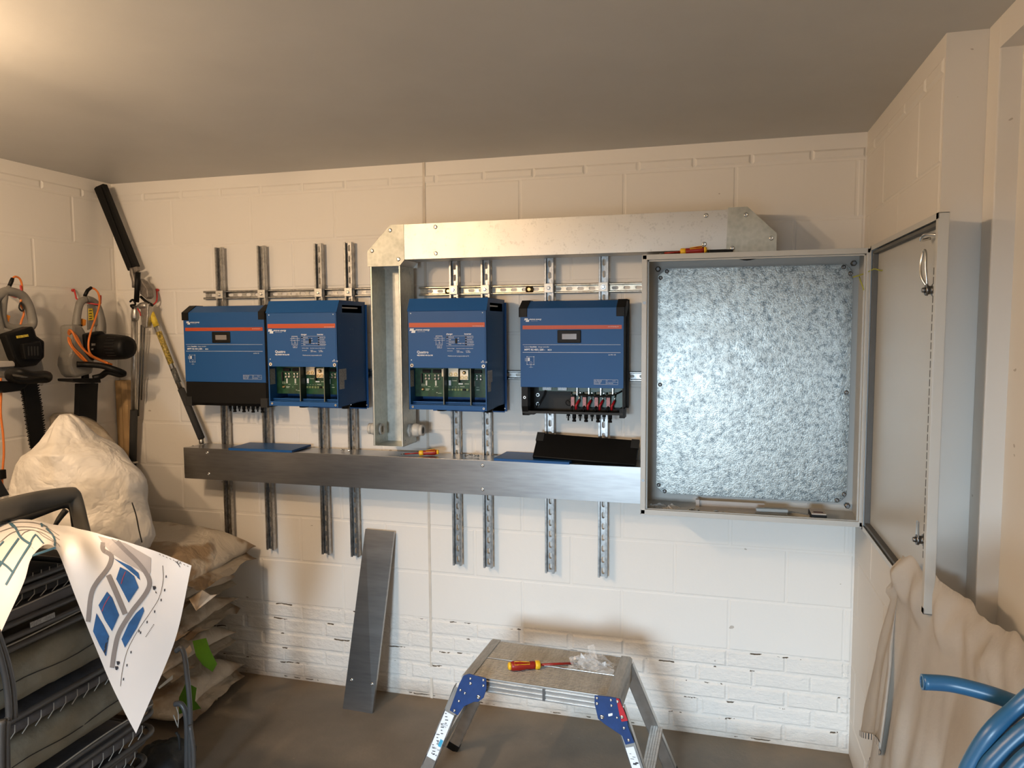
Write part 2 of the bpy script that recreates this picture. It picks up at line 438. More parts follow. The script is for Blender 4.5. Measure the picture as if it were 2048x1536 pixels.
# upright rails: square clamp plates hold them on the upper rail
VR = [-2.357, -2.120, -1.812, -1.655, -1.133, -0.984, -0.694, -0.456]
VL = ['leftmost upright slotted strut rail, behind the black-bottomed unit',
      'second upright strut rail from the left, at the join of the two left units',
      'third upright strut rail from the left, behind the left open-fronted unit',
      'fourth upright strut rail from the left, just left of the grey vertical duct',
      'upright strut rail first right of the grey vertical duct',
      'upright strut rail second right of the grey vertical duct',
      'upright strut rail behind the left half of the rightmost blue unit',
      'rightmost upright strut rail, nearest the grey cabinet']
def vrail(x, label):
    t = thing('upright_strut_rail', label, 'rail', (x, -0.021, 0.678), 'upright slotted rails')
    bm = bmn(); strut(bm, (x+0.0205, -0.0215, 0.678), (0, 0, 1), (-1, 0, 0), (0, -1, 0), 1.502)
    mobj('channel', bm, M_rail, t)
    bm = bmn(); box(bm, x-0.0195, x+0.0195, -0.0475, -0.0427, 1.929, 1.968, 0.001)
    p = mobj('square_washer', bm, mat('washer_zinc', (0.62, 0.61, 0.57), 0.45, 0.7), t)
    bm = bmn(); lathe(bm, (x, -0.0475, 1.948), (0, -1, 0), [(0, 0.0085), (0.005, 0.0085), (0.006, 0.006)], 6)
    lathe(bm, (x, -0.0475, 1.948), (0, -1, 0), [(0, 0.011), (0.0015, 0.011)], 16)
    mobj('bolt', bm, M_steel, p)
    return t
v0 = vrail(VR[0], VL[0])
for x, lb in list(zip(VR, VL))[1:]: copy_tree(v0, (x, -0.021, 0.678), lb)

# ================================================================ SHEET METAL DUCTS
YB, YF = -0.044, -0.194
def screws(parent, pts, nrm, r=0.0075, m=None, h=0.0035):
    for p in pts:
        bm = bmn(); screwhead(bm, p, nrm, r, h); mobj('screw', bm, m or M_steel, parent)
# lower duct (a closed box, lid on the front)
t = thing('lower_cable_duct', 'long galvanised cable duct forming a shelf below the blue units', 'duct', (-2.478, YB, 1.055))
bm = bmn(); box(bm, -2.478, -0.262, YF+0.0015, YB, 1.057, 1.204, 0.001); mobj('duct_body', bm, M_galvdull, t)
bm = bmn(); box(bm, -2.48, -0.262, YF-0.0005, YF+0.001, 1.055, 1.206, 0.0004)
box(bm, -2.48, -0.262, YF, YF+0.02, 1.2055, 1.2065)
mobj('front_cover', bm, M_galvdull, t)
screws(t, [(-2.345, YF-0.0005, 1.185), (-2.341, YF-0.0005, 1.082), (-0.955, YF-0.0005, 1.185), (-0.955, YF-0.0005, 1.080)], (0, -1, 0), 0.008)
screws(t, [(-2.47, -0.14, 1.2045), (-2.455, -0.07, 1.2045)], (0, 0, 1), 0.006)
# upper duct
ZT0, ZT1 = 2.076, 2.227
t = thing('upper_cable_duct', 'bright galvanised duct running along the top of the equipment', 'duct', (-1.31, YB, ZT0))
bm = bmn(); box(bm, -1.302, 0.047, YF+0.0015, YB, ZT0+0.001, ZT1-0.001, 0.001); mobj('duct_body', bm, M_galv, t)
bm = bmn(); box(bm, -1.303, 0.046, YF-0.001, YF+0.001, ZT0, ZT1, 0.0005); mobj('front_cover', bm, M_galv, t)
screws(t, [(-1.157, YF-0.001, 2.210), (-1.157, YF-0.001, 2.098), (-0.035, YF-0.001, 2.208), (-0.040, YF-0.001, 2.098)], (0, -1, 0), 0.009)
# elbow at the top of the vertical duct (hollow above the open duct)
def plate_prism(bm, pts, y0, y1): prism(bm, [(x, y0, z) for x, z in pts], (0, y1-y0, 0))
t = thing('duct_elbow', 'clipped-corner galvanised elbow joining the vertical and the upper duct', 'duct', (-1.4, YB, 2.05))
out = [(-1.303, ZT1), (-1.366, ZT1), (-1.478, 2.116), (-1.478, 2.050), (-1.325, 2.050), (-1.303, 2.074)]
bm = bmn(); plate_prism(bm, out, YF-0.003, YF-0.001); mobj('front_cover', bm, galv('elbow_sheet', (0.42, 0.43, 0.39), (0.55, 0.56, 0.51), 0.58, 14, 0.1), t)
bm = bmn()
for (a, b_) in zip(out[1:4], out[2:4]+[out[3]]):
    if a == b_: continue
    dx, dz = b_[0]-a[0], b_[1]-a[1]; l = math.hypot(dx, dz); nx, nz = dz/l*0.0015, -dx/l*0.0015
    prism(bm, [(a[0], YF-0.001, a[1]), (b_[0], YF-0.001, b_[1]), (b_[0]+nx*-1, YF-0.001, b_[1]-nz), (a[0]-nx, YF-0.001, a[1]-nz)], (0, YB-YF, 0))
box(bm, -1.366, -1.303, YF-0.001, YB, ZT1-0.0015, ZT1)
prism(bm, [(-1.325, YF-0.001, 2.050), (-1.303, YF-0.001, 2.074), (-1.303, YF-0.001, 2.0755), (-1.3265, YF-0.001, 2.0515)], (0, YB-YF, 0))
box(bm, -1.478, -1.303, YB-0.0015, YB, 2.05, 2.12)
mobj('duct_body', bm, M_galv, t)
screws(t, [(-1.367, YF-0.003, 2.204), (-1.455, YF-0.003, 2.118), (-1.330, YF-0.003, 2.078)], (0, -1, 0), 0.009)
screws(t, [(-1.318, -0.075, 2.066)], (0.6, 0, -0.8), 0.006)
# end piece above the cabinet
t = thing('duct_end_bend', 'clipped-corner galvanised bend standing on the grey cabinet at the right end of the upper duct', 'duct', (0.13, YB, 2.056))
out = [(0.047, 2.2345), (0.118, 2.2345), (0.226, 2.130), (0.226, 2.056), (0.064, 2.056), (0.042, 2.078)]
bm = bmn(); plate_prism(bm, out, YF-0.004, YF-0.0015); mobj('front_cover', bm, MATS['elbow_sheet'], t)
bm = bmn(); plate_prism(bm, [(x*0.995+0.0006, z-0.001 if z > 2.1 else z) for x, z in out], YF-0.0015, YB); mobj('duct_body', bm, M_galv, t)
screws(t, [(0.113, YF-0.004, 2.204), (0.207, YF-0.004, 2.112), (0.065, YF-0.004, 2.079)], (0, -1, 0), 0.009)
# vertical duct, open at the front, with cable glands
t = thing('vertical_cable_duct', 'open-fronted vertical galvanised duct with two cable glands near its foot', 'duct', (-1.4, YB, 1.25))
M_in = galv('duct_inside_sheet', (0.48, 0.49, 0.455), (0.60, 0.61, 0.565), 0.5, 16, 0.05)
bm = bmn(); z0, z1 = 1.252, 2.0495
box(bm, -1.468, -1.3235, YB-0.0015, YB, z0, z1)
box(bm, -1.468, -1.4665, YF, YB, z0, z1); box(bm, -1.325, -1.3235, YF, YB, z0, z1)
box(bm, -1.468, -1.461, YF, YF+0.0015, z0, z1); box(bm, -1.3305, -1.3235, YF, YF+0.0015, z0, z1)
box(bm, -1.468, -1.3235, YF, YB, z0, z0+0.0015)
box(bm, -1.398, -1.3965, YB-0.004, YB-0.0015, z0, z1)
for zz in (1.905, 1.58):
    add(bm, [(-1.3255, YF+0.04, zz+0.02), (-1.3255, YF+0.04, zz-0.03), (-1.352, YF+0.06, zz-0.005)], [(0, 1, 2)])
mobj('duct_body', bm, M_in, t)
screws(t, [(-1.3235, -0.17, 2.03), (-1.3235, -0.09, 2.025), (-1.3235, -0.175, 1.275), (-1.3235, -0.075, 1.285)], (1, 0, 0), 0.0055)
M_gland = mat('grey_nylon', (0.55, 0.54, 0.50), 0.45, var=0.03)
def gland(p, s, short):
    p = Vector(p); bm = bmn(); d = Vector((s, 0, 0)); L0 = 0.012 if short else 0.022
    lathe(bm, p, d, [(0, 0.033), (0.010, 0.033), (0.0101, 0.029), (L0, 0.029)], 6)
    lathe(bm, p+d*L0, d, [(0, 0.031), (0.006, 0.0315), (0.022, 0.029), (0.032, 0.024)], 12)
    ring(bm, p+d*(L0+0.03), p+d*(L0+0.044), 0.025, 0.016)
    g = mobj('cable_gland', bm, M_gland, t)
    bm = bmn(); cyl(bm, p+d*(L0+0.034), p+d*(L0+0.042), 0.0155); mobj('gland_seal', bm, M_black, g)
    bm = bmn(); ring(bm, p-d*0.001, p-d*0.012, 0.026, 0.016); mobj('lock_nut', bm, M_gland, g)
gland((-1.3235, -0.12, 1.318), 1, False); gland((-1.468, -0.12, 1.318), -1, True)
# cover plate leaning on the wall
t = thing('leaning_duct_cover', 'spare galvanised duct cover leaning against the wall left of the platform', 'cover', (-1.58, -0.2, 0))
A = Vector((-1.652, -0.198, 0.0)); B = Vector((-1.500, -0.204, 0.0)); C = Vector((-1.604, -0.022, 0.815)); D2 = Vector((-1.456, -0.024, 0.812))
N = (B-A).cross(C-A).normalized()
if N.y > 0: N = -N
bm = bmn(); prism(bm, [A, B, D2, C], -N*0.0015); 
e = (B-A).normalized()
prism(bm, [B, D2, D2-N*0.014, B-N*0.014], e*0.0015); prism(bm, [A, C, C-N*0.014, A-N*0.014], -e*0.0015)
o = mobj('cover_sheet', bm, M_galvdull, t)
up_ = (C-A).normalized()
screws(t, [A+up_*0.135+e*0.026+N*0.0003, B+up_*0.130-e*0.018+N*0.0003], N, 0.008)

# ================================================================ GREY CABINET
CX0, CX1, CZ0, CZ1, CYF, CYB = -0.268, 0.540, 1.045, 2.053, -0.322, -0.045
t = thing('steel_cabinet', 'large open grey wall cabinet with a mottled zinc back plate, right of the blue units', 'cabinet', (0.14, CYB, CZ0))
bm = bmn(); th = 0.002; lip = 0.030
box(bm, CX0, CX1, CYB-0.045, CYB, CZ0, CZ1, 0.002)
box(bm, CX0, CX0+0.004, CYF, CYB, CZ0, CZ1, 0.001); box(bm, CX1-0.004, CX1, CYF, CYB, CZ0, CZ1, 0.001)
box(bm, CX0, CX1, CYF, CYB, CZ1-0.004, CZ1, 0.001); box(bm, CX0, CX1, CYF, CYB, CZ0, CZ0+0.004, 0.001)
fr = 0.020   # rolled front flange
for (a, b_, c, d) in ((CX0, CX0+fr, CZ0, CZ1), (CX1-fr, CX1, CZ0, CZ1), (CX0, CX1, CZ0, CZ0+fr), (CX0, CX1, CZ1-fr, CZ1)):
    box(bm, a, b_, CYF, CYF+0.014, c, d, 0.003)
g2 = 0.034
for (a, b_, c, d) in ((CX0+fr, CX0+fr+0.006, CZ0+fr, CZ1-fr), (CX1-fr-0.006, CX1-fr, CZ0+fr, CZ1-fr), (CX0+fr, CX1-fr, CZ0+fr-0.004, CZ0+fr+0.002), (CX0+fr, CX1-fr, CZ1-fr-0.006, CZ1-fr)):
    box(bm, a, b_, CYF+0.012, CYF+0.022, c, d, 0.001)
mobj('cabinet_body', bm, M_cab, t)
bm = bmn()
x0, x1, z0, z1, yp = -0.222, 0.512, 1.085, 2.012, -0.112
c = 0.028
pts = [(x0+c, z0), (x1-c, z0), (x1, z0+c), (x1, z1-c), (x1-c, z1), (x0+c, z1), (x0, z1-c), (x0, z0+c)]
prism(bm, [(x, yp, z) for x, z in pts], (0, 0.003, 0), 0.0006, 1)
for a, b_ in zip(pts, pts[1:]+pts[:1]):
    prism(bm, [(a[0], yp, a[1]), (b_[0], yp, b_[1]), (b_[0], yp+0.015, b_[1]), (a[0], yp+0.015, a[1])], ((x0+x1)/2*0.002-a[0]*0.002, 0, 0.0015))
pl = mobj('mounting_plate', bm, M_plate, t)
for p in ((x0+0.010, z0+0.035), (x0+0.035, z0+0.010), (x1-0.010, z0+0.035), (x1-0.035, z0+0.010), (x0+0.010, z1-0.035), (x0+0.035, z1-0.010), (x1-0.010, z1-0.035), (x1-0.035, z1-0.010), (x1-0.012, 1.52), (x0+0.012, 1.54)):
    bm = bmn(); screwhead(bm, (p[0], yp, p[1]), (0, -1, 0), 0.0085, 0.006); mobj('plate_bolt', bm, M_darksteel, pl)
for (hx, hz) in ((x0-0.001, z1+0.001), (x1+0.004, z0-0.012), (x1+0.002, z1+0.004)):
    bm = bmn(); lathe(bm, (hx, CYB-0.045, hz), (0, -1, 0), [(0, 0.011), (0.02, 0.011), (0.0201, 0.007), (0.026, 0.007)], 6); mobj('stud_nut', bm, M_darksteel, t)
bm = bmn(); cyl(bm, (CX0+0.010, CYF-0.001, 1.18), (CX0+0.010, CYF+0.001, 1.18), 0.006); mobj('plug', bm, M_darksteel, t)
bm = bmn(); cyl(bm, (CX0+0.010, CYF-0.001, 1.87), (CX0+0.010, CYF+0.001, 1.87), 0.006); mobj('plug', bm, M_darksteel, t)
bm = bmn(); tube(bm, [(0.075, -0.21, CZ1-0.012), (0.12, -0.2, CZ1-0.02), (0.17, -0.22, CZ1-0.013), (0.21, -0.2, CZ1-0.010)], 0.003, smooth=4); mobj('cable_tie', bm, M_black, t)
# the door, swung open against the side wall
M_door = mat('door_inner_enamel', (0.50, 0.50, 0.475), 0.30, var=0.02, nscale=4, spec=0.6)
HX, DY0, DY1 = 0.533, CYF-0.006, CYF-0.006-0.822
bm = bmn(); z0, z1 = CZ0-0.004, CZ1+0.004
box(bm, HX+0.019, HX+0.021, DY1, DY0, z0, z1, 0.0008)                     # outer skin
for (a, b_, c, d) in ((DY1, DY1+0.003, z0, z1), (DY0-0.003, DY0, z0, z1), (DY1, DY0, z0, z0+0.003), (DY1, DY0, z1-0.003, z1)):
    box(bm, HX-0.003, HX+0.021, a, b_, c, d, 0.001)
for (a, b_, c, d) in ((DY1, DY1+0.020, z0, z1), (DY0-0.014, DY0, z0, z1), (DY1, DY0, z0, z0+0.016), (DY1, DY0, z1-0.016, z1)):
    box(bm, HX-0.004, HX-0.002, a, b_, c, d, 0.0006)
dr = mobj('cabinet_door', bm, M_door, t)
bm = bmn()
for (a, b_, c, d) in ((DY1+0.030, DY1+0.040, z0+0.02, z1-0.02), (DY0-0.026, DY0-0.017, z0+0.02, z1-0.02), (DY1+0.03, DY0-0.02, z0+0.019, z0+0.029), (DY1+0.03, DY0-0.02, z1-0.029, z1-0.019)):
    box(bm, HX+0.001, HX+0.019, a, b_, c, d, 0.002)
mobj('door_seal', bm, M_seal, dr)
bm = bmn(); 
box(bm, HX+0.006, HX+0.009, DY1+0.048, DY1+0.066, z0+0.12, z1-0.12)
n = 32
sd = mobj('stiffener_strip', bm, M_door, dr)
bm = bmn()
for i in range(n):
    zz = z0+0.14+i*(z1-z0-0.28)/(n-1); box(bm, HX+0.0045, HX+0.0062, DY1+0.054, DY1+0.060, zz-0.009, zz+0.009)
mobj('slot_row', bm, M_seal, sd)
for zz, hook in ((1.87, True), (1.215, False)):
    yy = DY1+0.075
    bm = bmn(); lathe(bm, (HX+0.019, yy, zz), (-1, 0, 0), [(0, 0.016), (0.012, 0.016), (0.0121, 0.011), (0.022, 0.011), (0.0221, 0.015), (0.028, 0.014)], 8)
    lathe(bm, (HX-0.009, yy, zz), (-1, 0, 0), [(0, 0.008), (0.008, 0.006)], 8)
    lk = mobj('cam_lock', bm, M_darksteel, dr)
    bm = bmn()
    if hook: tube(bm, [(HX-0.006, yy, zz+0.01), (HX-0.016, yy+0.012, zz+0.035), (HX-0.016, yy+0.022, zz+0.07), (HX-0.012, yy+0.016, zz+0.10), (HX-0.010, yy+0.003, zz+0.095), (HX-0.010, yy-0.004, zz+0.05), (HX-0.006, yy-0.003, zz+0.01)], 0.0035, smooth=5)
    else: prism(bm, [(HX-0.004, yy-0.012, zz), (HX-0.004, yy+0.012, zz), (HX-0.004, yy+0.008, zz+0.05), (HX-0.004, yy-0.008, zz+0.05)], (-0.004, 0, 0), 0.001, 1)
    mobj('lock_tongue', bm, M_steel, lk)
bm = bmn(); tube(bm, [(HX+0.01, DY1+0.06, z0+0.045), (HX-0.01, DY1+0.08, z0+0.055), (HX-0.012, DY1+0.11, z0+0.062), (HX+0.01, DY1+0.12, z0+0.06)], 0.004, smooth=4)
tube(bm, [(HX+0.01, DY1+0.05, z1-0.05), (HX-0.012, DY1+0.08, z1-0.045), (HX-0.012, DY1+0.12, z1-0.055), (HX+0.012, DY1+0.13, z1-0.05)], 0.004, smooth=4)
mobj('earth_stud', bm, M_steel, dr)
for zz in (1.90, 1.55, 1.16):
    bm = bmn(); cyl(bm, (CX1-0.004, CYF-0.002, zz-0.03), (CX1-0.004, CYF-0.002, zz+0.03), 0.004); mobj('hinge', bm, M_steel, t)
bm = bmn(); tube(bm, [(CX1-0.05, -0.24, 1.955), (CX1-0.02, -0.30, 1.965), (HX+0.004, -0.36, 1.975), (HX+0.014, -0.41, 1.966), (HX+0.016, -0.43, 1.965)], 0.0022, smooth=5)
tube(bm, [(CX1-0.03, -0.25, 1.955), (CX1-0.035, -0.29, 1.945), (CX1-0.028, -0.31, 1.915), (CX1-0.02, -0.30, 1.90), (CX1-0.012, -0.28, 1.93)], 0.0022, smooth=5)
mobj('earth_wire', bm, mat('yellow_green_wire', (0.38, 0.40, 0.06), 0.5), t)

# ================================================================ BLUE POWER UNITS
M_grey_scr = mat('lcd_grey', (0.22, 0.20, 0.19), 0.25, var=0.05)
M_pcb = mat('green_circuit_board', (0.008, 0.055, 0.022), 0.35, var=0.5, nscale=40)
M_termnut = mat('tinned_terminal', (0.72, 0.64, 0.50), 0.35, 0.6)
M_label = mat('grey_sticker', (0.30, 0.31, 0.32), 0.5, var=0.35, nscale=160)
M_chassis = mat('dark_grey_chassis', (0.022, 0.022, 0.021), 0.55, spec=0.3)
def flat(bm, x0, x1, z0, z1, y): add(bm, [(x0, y, z0), (x1, y, z0), (x1, y, z1), (x0, y, z1)], [(0, 1, 2, 3)])
def para(bm, x, z, w, h, sl, y): add(bm, [(x, y, z), (x+w, y, z), (x+w+sl, y, z+h), (x+sl, y, z+h)], [(0, 1, 2, 3)])
def maker_mark(bm, x, z, s, y):
    """two stepped groups of slanted bars, then the two lines of lettering"""
    for i in range(3): para(bm, x+i*0.0052*s, z, 0.0042*s, 0.0085*s, 0.0032*s, y)
    for i in range(3): para(bm, x+0.0075*s+i*0.0050*s, z-0.0058*s, 0.0042*s, 0.0085*s, 0.0030*s, y)
    para(bm, x+0.001*s, z+0.0076*s, 0.016*s, 0.0014*s, 0.0008*s, y); para(bm, x+0.007*s, z-0.0072*s, 0.016*s, 0.0016*s, 0.0004*s, y)
    text_bm(bm, 'victron energy', (x+0.025*s, y, z+0.0015*s), (1, 0, 0), (0, 0, 1), 0.0095*s, bold=0.0002)
    text_bm(bm, 'B L U E  P O W E R', (x+0.033*s, y, z-0.0040*s), (1, 0, 0), (0, 0, 1), 0.0036*s)
X1, Z1 = (1, 0, 0), (0, 0, 1)
def controller(x0, w, label, covered):
    YFc, YBc = -0.180, -0.0435
    x1 = x0+w; zt, zb, zl = 1.858, 1.527, 1.414
    t = thing('charge_controller', label, 'charge controller', (x0, YBc, zl), 'wide blue charge controllers')
    # dark chassis: sides, back and floor, open at the lower front
    bm = bmn()
    side = [(YBc, zl), (YBc, 1.889), (-0.118, 1.889), (YFc+0.004, zt), (YFc+0.004, zb), (-0.166, zl+0.012), (-0.150, zl)]
    for xa in (x0+0.002, x1-0.005): prism(bm, [(xa, y, z) for y, z in side], (0.003, 0, 0))
    box(bm, x0+0.003, x1-0.003, YBc-0.003, YBc, zl, 1.888); box(bm, x0+0.003, x1-0.003, -0.165, YBc, zl, zl+0.003)
    box(bm, x0+0.003, x1-0.003, -0.166, -0.164, zl, zl+0.010)
    box(bm, x1-0.006, x1+0.009, YBc-0.016, YBc, zl+0.02, 1.893, 0.002)
    box(bm, x0+0.003, x1-0.003, -0.170, YBc, zb+0.004, zb+0.007)
    mobj('chassis', bm, M_chassis, t)
    bm = bmn(); prof = [(YFc, zb), (YFc, zt), (-0.122, 1.890), (-0.060, 1.890), (-0.060, 1.887), (-0.123, 1.887), (YFc+0.003, zt-0.002), (YFc+0.003, zb)]
    prism(bm, [(x0, y, z) for y, z in prof], (w, 0, 0), 0.0005, 1)
    fc = mobj('front_cover', bm, M_blue, t)
    for s in (0, 1):
        a = x0-0.006 if s == 0 else x1-0.030
        bm = bmn(); g = 0.003
        pf = [(YFc-g, 1.822), (YFc-g, zt+0.001), (-0.124, 1.8935), (-0.070, 1.8935), (-0.070, 1.886), (-0.12, 1.886), (YFc+0.004, zt-0.006), (YFc+0.004, 1.822)]
        prism(bm, [(a, y, z) for y, z in pf], (0.036, 0, 0), 0.001, 1)
        e = x0-0.006 if s == 0 else x1+0.003
        prism(bm, [(e, YFc-g, 1.822), (e, YFc-g, zt+0.001), (e, -0.124, 1.8935), (e, -0.07, 1.8935), (e, -0.07, 1.86), (e, -0.13, 1.822)], (0.003, 0, 0))
        mobj('corner_guard', bm, M_black, t)
    y = YFc-0.0006
    bm = bmn(); box(bm, x0+0.010, x1-0.008, y-0.0002, YFc, 1.7705, 1.7865); st = mobj('orange_stripe', bm, M_orange, fc)
    bm = bmn(); text_bm(bm, 'www.victronenergy.com', (x1-0.020, y-0.0005, 1.7785), X1, Z1, 0.0045, 'RIGHT')
    maker_mark(bm, x0+0.017, 1.8085, 0.92, y)
    box(bm, x0+0.010, x1-0.012, y, YFc, 1.7056, 1.7065); box(bm, x0+0.010, x1-0.012, y, YFc, 1.6735, 1.6746)
    text_bm(bm, 'Isolated', (x0+0.017, y, 1.6945), X1, Z1, 0.0068)
    text_bm(bm, 'SmartSolar', (x0+0.041, y, 1.6945), X1, Z1, 0.0068, bold=0.00025)
    text_bm(bm, 'charge controller', (x0+0.0765, y, 1.6945), X1, Z1, 0.0068)
    text_bm(bm, 'MPPT RS 450 | 200 - ', (x0+0.017, y, 1.6815), X1, Z1, 0.0106, bold=0.00025)
    text_bm(bm, 'MC4', (x0+0.118, y, 1.6815), X1, Z1, 0.0082, bold=0.0002)
    text_bm(bm, '\u25b3 IP21 CE', (x1-0.062, y, 1.6625), X1, Z1, 0.0068)
    # little circuit diagram
    gx, gz = x0+0.028, 1.655
    for a, b_, c, d in ((gx, gx+0.031, gz, gz+0.0008), (gx, gx+0.0008, gz-0.033, gz), (gx+0.030, gx+0.0308, gz-0.033, gz), (gx, gx+0.031, gz-0.0335, gz-0.0327), (gx+0.017, gx+0.0178, gz-0.047, gz-0.030)): flat(bm, a, b_, c, d, y)
    for i in range(4): flat(bm, gx-0.009, gx+0.009, gz-0.007-i*0.0036, gz-0.0063-i*0.0036, y)
    flat(bm, gx+0.005, gx+0.012, gz-0.018, gz-0.004, y); flat(bm, gx+0.009, gx+0.026, gz-0.044, gz-0.0433, y)
    for sx in (gx-0.001, gx+0.029):
        for sz in (gz-0.034, gz-0.001): flat(bm, sx, sx+0.003, sz, sz+0.003, y)
    tube(bm, [(gx+0.0174+0.005*math.cos(a), y, gz-0.026+0.005*math.sin(a)) for a in (i*math.pi/5 for i in range(10))], 0.0004, 4, True)
    # rating box
    rx0, rx1, rz0, rz1 = x1-0.121, x1-0.022, 1.5425, 1.5625
    for a, b_, c, d in ((rx0, rx1, rz0, rz0+0.0006), (rx0, rx1, rz1-0.0006, rz1), (rx0, rx0+0.0006, rz0, rz1), (rx1-0.0006, rx1, rz0, rz1), (rx0+0.050, rx0+0.0506, rz0, rz1), (rx0+0.05, rx1, rz0+0.0095, rz0+0.010)): flat(bm, a, b_, c, d, y)
    for i, s in enumerate(('Input: 450V 4x18A', 'Output: 200A 48V', 'Max PV 11520W', 'Protection IP21')): text_bm(bm, s, (rx0+0.002, y, rz1-0.0048-i*0.0046), X1, Z1, 0.0040)
    text_bm(bm, 'SN', (rx0+0.053, y, rz1-0.006), X1, Z1, 0.004); text_bm(bm, 'Rev 00', (rx1-0.022, y, rz1-0.006), X1, Z1, 0.004); text_bm(bm, 'PN: SCR145120', (rx0+0.053, y, rz0+0.003), X1, Z1, 0.004)
    mobj('lettering', bm, M_white, fc)
    bm = bmn(); box(bm, x0+0.160, x0+0.259, YFc-0.0035, YFc, 1.7135, 1.7665, 0.003)
    d = mobj('display_bezel', bm, M_black, t)
    bm = bmn(); box(bm, x0+0.1795, x0+0.2405, YFc-0.0042, YFc-0.003, 1.7285, 1.751); mobj('screen', bm, M_grey_scr, d)
    # connectors under the right half
    for i in range(8):
        cx = x1-0.239+i*0.0247*1.03+0.0; bm = bmn(); cy = -0.125
        if i % 2 == 0:
            cyl(bm, (cx, cy, zl), (cx, cy, zl-0.012), 0.0075, n=10); cyl(bm, (cx, cy, zl-0.012), (cx, cy, zl-0.032), 0.0036, n=8)
            box(bm, cx-0.008, cx-0.0065, cy-0.002, cy+0.002, zl-0.022, zl-0.008); box(bm, cx+0.0065, cx+0.008, cy-0.002, cy+0.002, zl-0.022, zl-0.008)
        else:
            cyl(bm, (cx, cy, zl), (cx, cy, zl-0.022), 0.0085, n=10); cyl(bm, (cx, cy, zl-0.022), (cx, cy, zl-0.030), 0.0065, n=10); cyl(bm, (cx, cy, zl-0.029), (cx, cy, zl-0.036), 0.0085, n=10)
        mobj('cable_connector', bm, M_black, t)
    if covered:
        bm = bmn(); prism(bm, [(x0+0.001, YFc+0.001, zb-0.001), (x0+0.001, YFc+0.001, zl+0.012), (x0+0.001, -0.165, zl-0.002), (x0+0.001, -0.10, zl-0.002), (x0+0.001, -0.10, zb-0.001)], (w-0.002, 0, 0), 0.001, 1)
        cv = mobj('lower_cover', bm, M_black, t)
        for a in (x0-0.004, x1-0.032):
            bm = bmn(); box(bm, a, a+0.036, YFc-0.002, -0.09, zl-0.005, zl+0.040, 0.002); mobj('corner_guard', bm, M_chassis, t)
    else:
        bm = bmn(); box(bm, x0+0.052, x0+0.200, -0.062, -0.058, 1.501, 1.56); box(bm, x0+0.198, x1-0.010, -0.070, -0.066, zl+0.022, 1.56)
        pc = mobj('circuit_board', bm, M_pcb, t)
        for a in (0.070, 0.138):
            bm = bmn(); box(bm, x0+a, x0+a+0.040, -0.072, -0.062, 1.505, 1.535, 0.002)
            k = mobj('terminal_block', bm, M_white, pc)
            for q in (0.011, 0.029):
                bm = bmn(); ring(bm, (x0+a+q, -0.072, 1.517), (x0+a+q, -0.074, 1.517), 0.0065, 0.003, 12); mobj('terminal_screw', bm, M_darksteel, k)
        for q in (0.060, 0.124, 0.188):
            bm = bmn(); screwhead(bm, (x0+q, -0.062, 1.519), (0, -1, 0), 0.003, 0.002); mobj('board_screw', bm, M_steel, pc)
        for i in range(4):
            cx = x1-0.232+i*0.0508
            bm = bmn(); box(bm, cx, cx+0.015, -0.105, -0.095, 1.441, 1.481, 0.001)
            k = mobj('fuse_holder', bm, mat('pink_label', (0.42, 0.20, 0.22), 0.5, var=0.2, nscale=120), t)
            bm = bmn(); box(bm, cx-0.001, cx+0.016, -0.103, -0.07, 1.478, 1.488, 0.001); mobj('holder_cap', bm, M_black, k)
            bm = bmn(); tube(bm, [(cx+0.022, -0.10, 1.428), (cx+0.023, -0.105, 1.445), (cx+0.028, -0.10, 1.455), (cx+0.032, -0.085, 1.465)], 0.0055, smooth=3); mobj('red_lead', bm, mat('red_plastic', (0.33, 0.008, 0.015), 0.4), t)
            bm = bmn(); cyl(bm, (cx+0.030, -0.088, 1.462), (cx+0.036, -0.078, 1.495), 0.003); screwhead(bm, (cx+0.036, -0.078, 1.497), (0, -1, 0), 0.0048, 0.003); mobj('crimp_lug', bm, M_steel, t)
            bm = bmn(); cyl(bm, (cx-0.004, -0.075, 1.47), (cx-0.002, -0.072, 1.50), 0.004); mobj('crimp_lug', bm, M_steel, t)
            bm = bmn(); box(bm, cx+0.024, cx+0.027, -0.10, -0.07, 1.488, 1.525); mobj('divider', bm, M_steel, t)
            bm = bmn(); box(bm, cx+0.006, cx+0.020, -0.085, -0.07, 1.493, 1.502, 0.001); mobj('relay', bm, mat('tan_component', (0.30, 0.26, 0.17), 0.5), pc)
            bm = bmn(); tube(bm, [(cx+0.007, -0.11, zl+0.003), (cx+0.004, -0.11, 1.432), (cx+0.008, -0.10, 1.445)], 0.0045); mobj('black_lead', bm, M_black, t)
        bm = bmn(); tube(bm, [(x0+0.235, -0.115, 1.492), (x0+0.29, -0.118, 1.489), (x0+0.35, -0.115, 1.487), (x0+0.39, -0.11, 1.495), (x0+0.42, -0.10, 1.51)], 0.0035, smooth=4); mobj('harness', bm, M_black, t)
        bm = bmn(); tube(bm, [(x0+0.083, -0.07, 1.505), (x0+0.075, -0.075, 1.48), (x0+0.060, -0.08, 1.455), (x0+0.045, -0.08, 1.430)], 0.0028, smooth=4)
        mobj('thin_lead', bm, M_black, t)
        bm = bmn(); tube(bm, [(x0+0.197, -0.09, 1.455), (x0+0.185, -0.09, 1.465), (x0+0.177, -0.09, 1.455), (x0+0.185, -0.09, 1.444), (x0+0.205, -0.09, 1.442)], 0.0024, smooth=4); mobj('loop_lead', bm, M_black, t)
        bm = bmn(); prism(bm, [(x0+0.002, YFc+0.005, zb), (x0+0.002, YFc+0.005, zl+0.03), (x0+0.002, -0.16, zl-0.010), (x0+0.002, -0.13, zl-0.012), (x0+0.002, -0.13, zb)], (0.028, 0, 0), 0.001, 1)
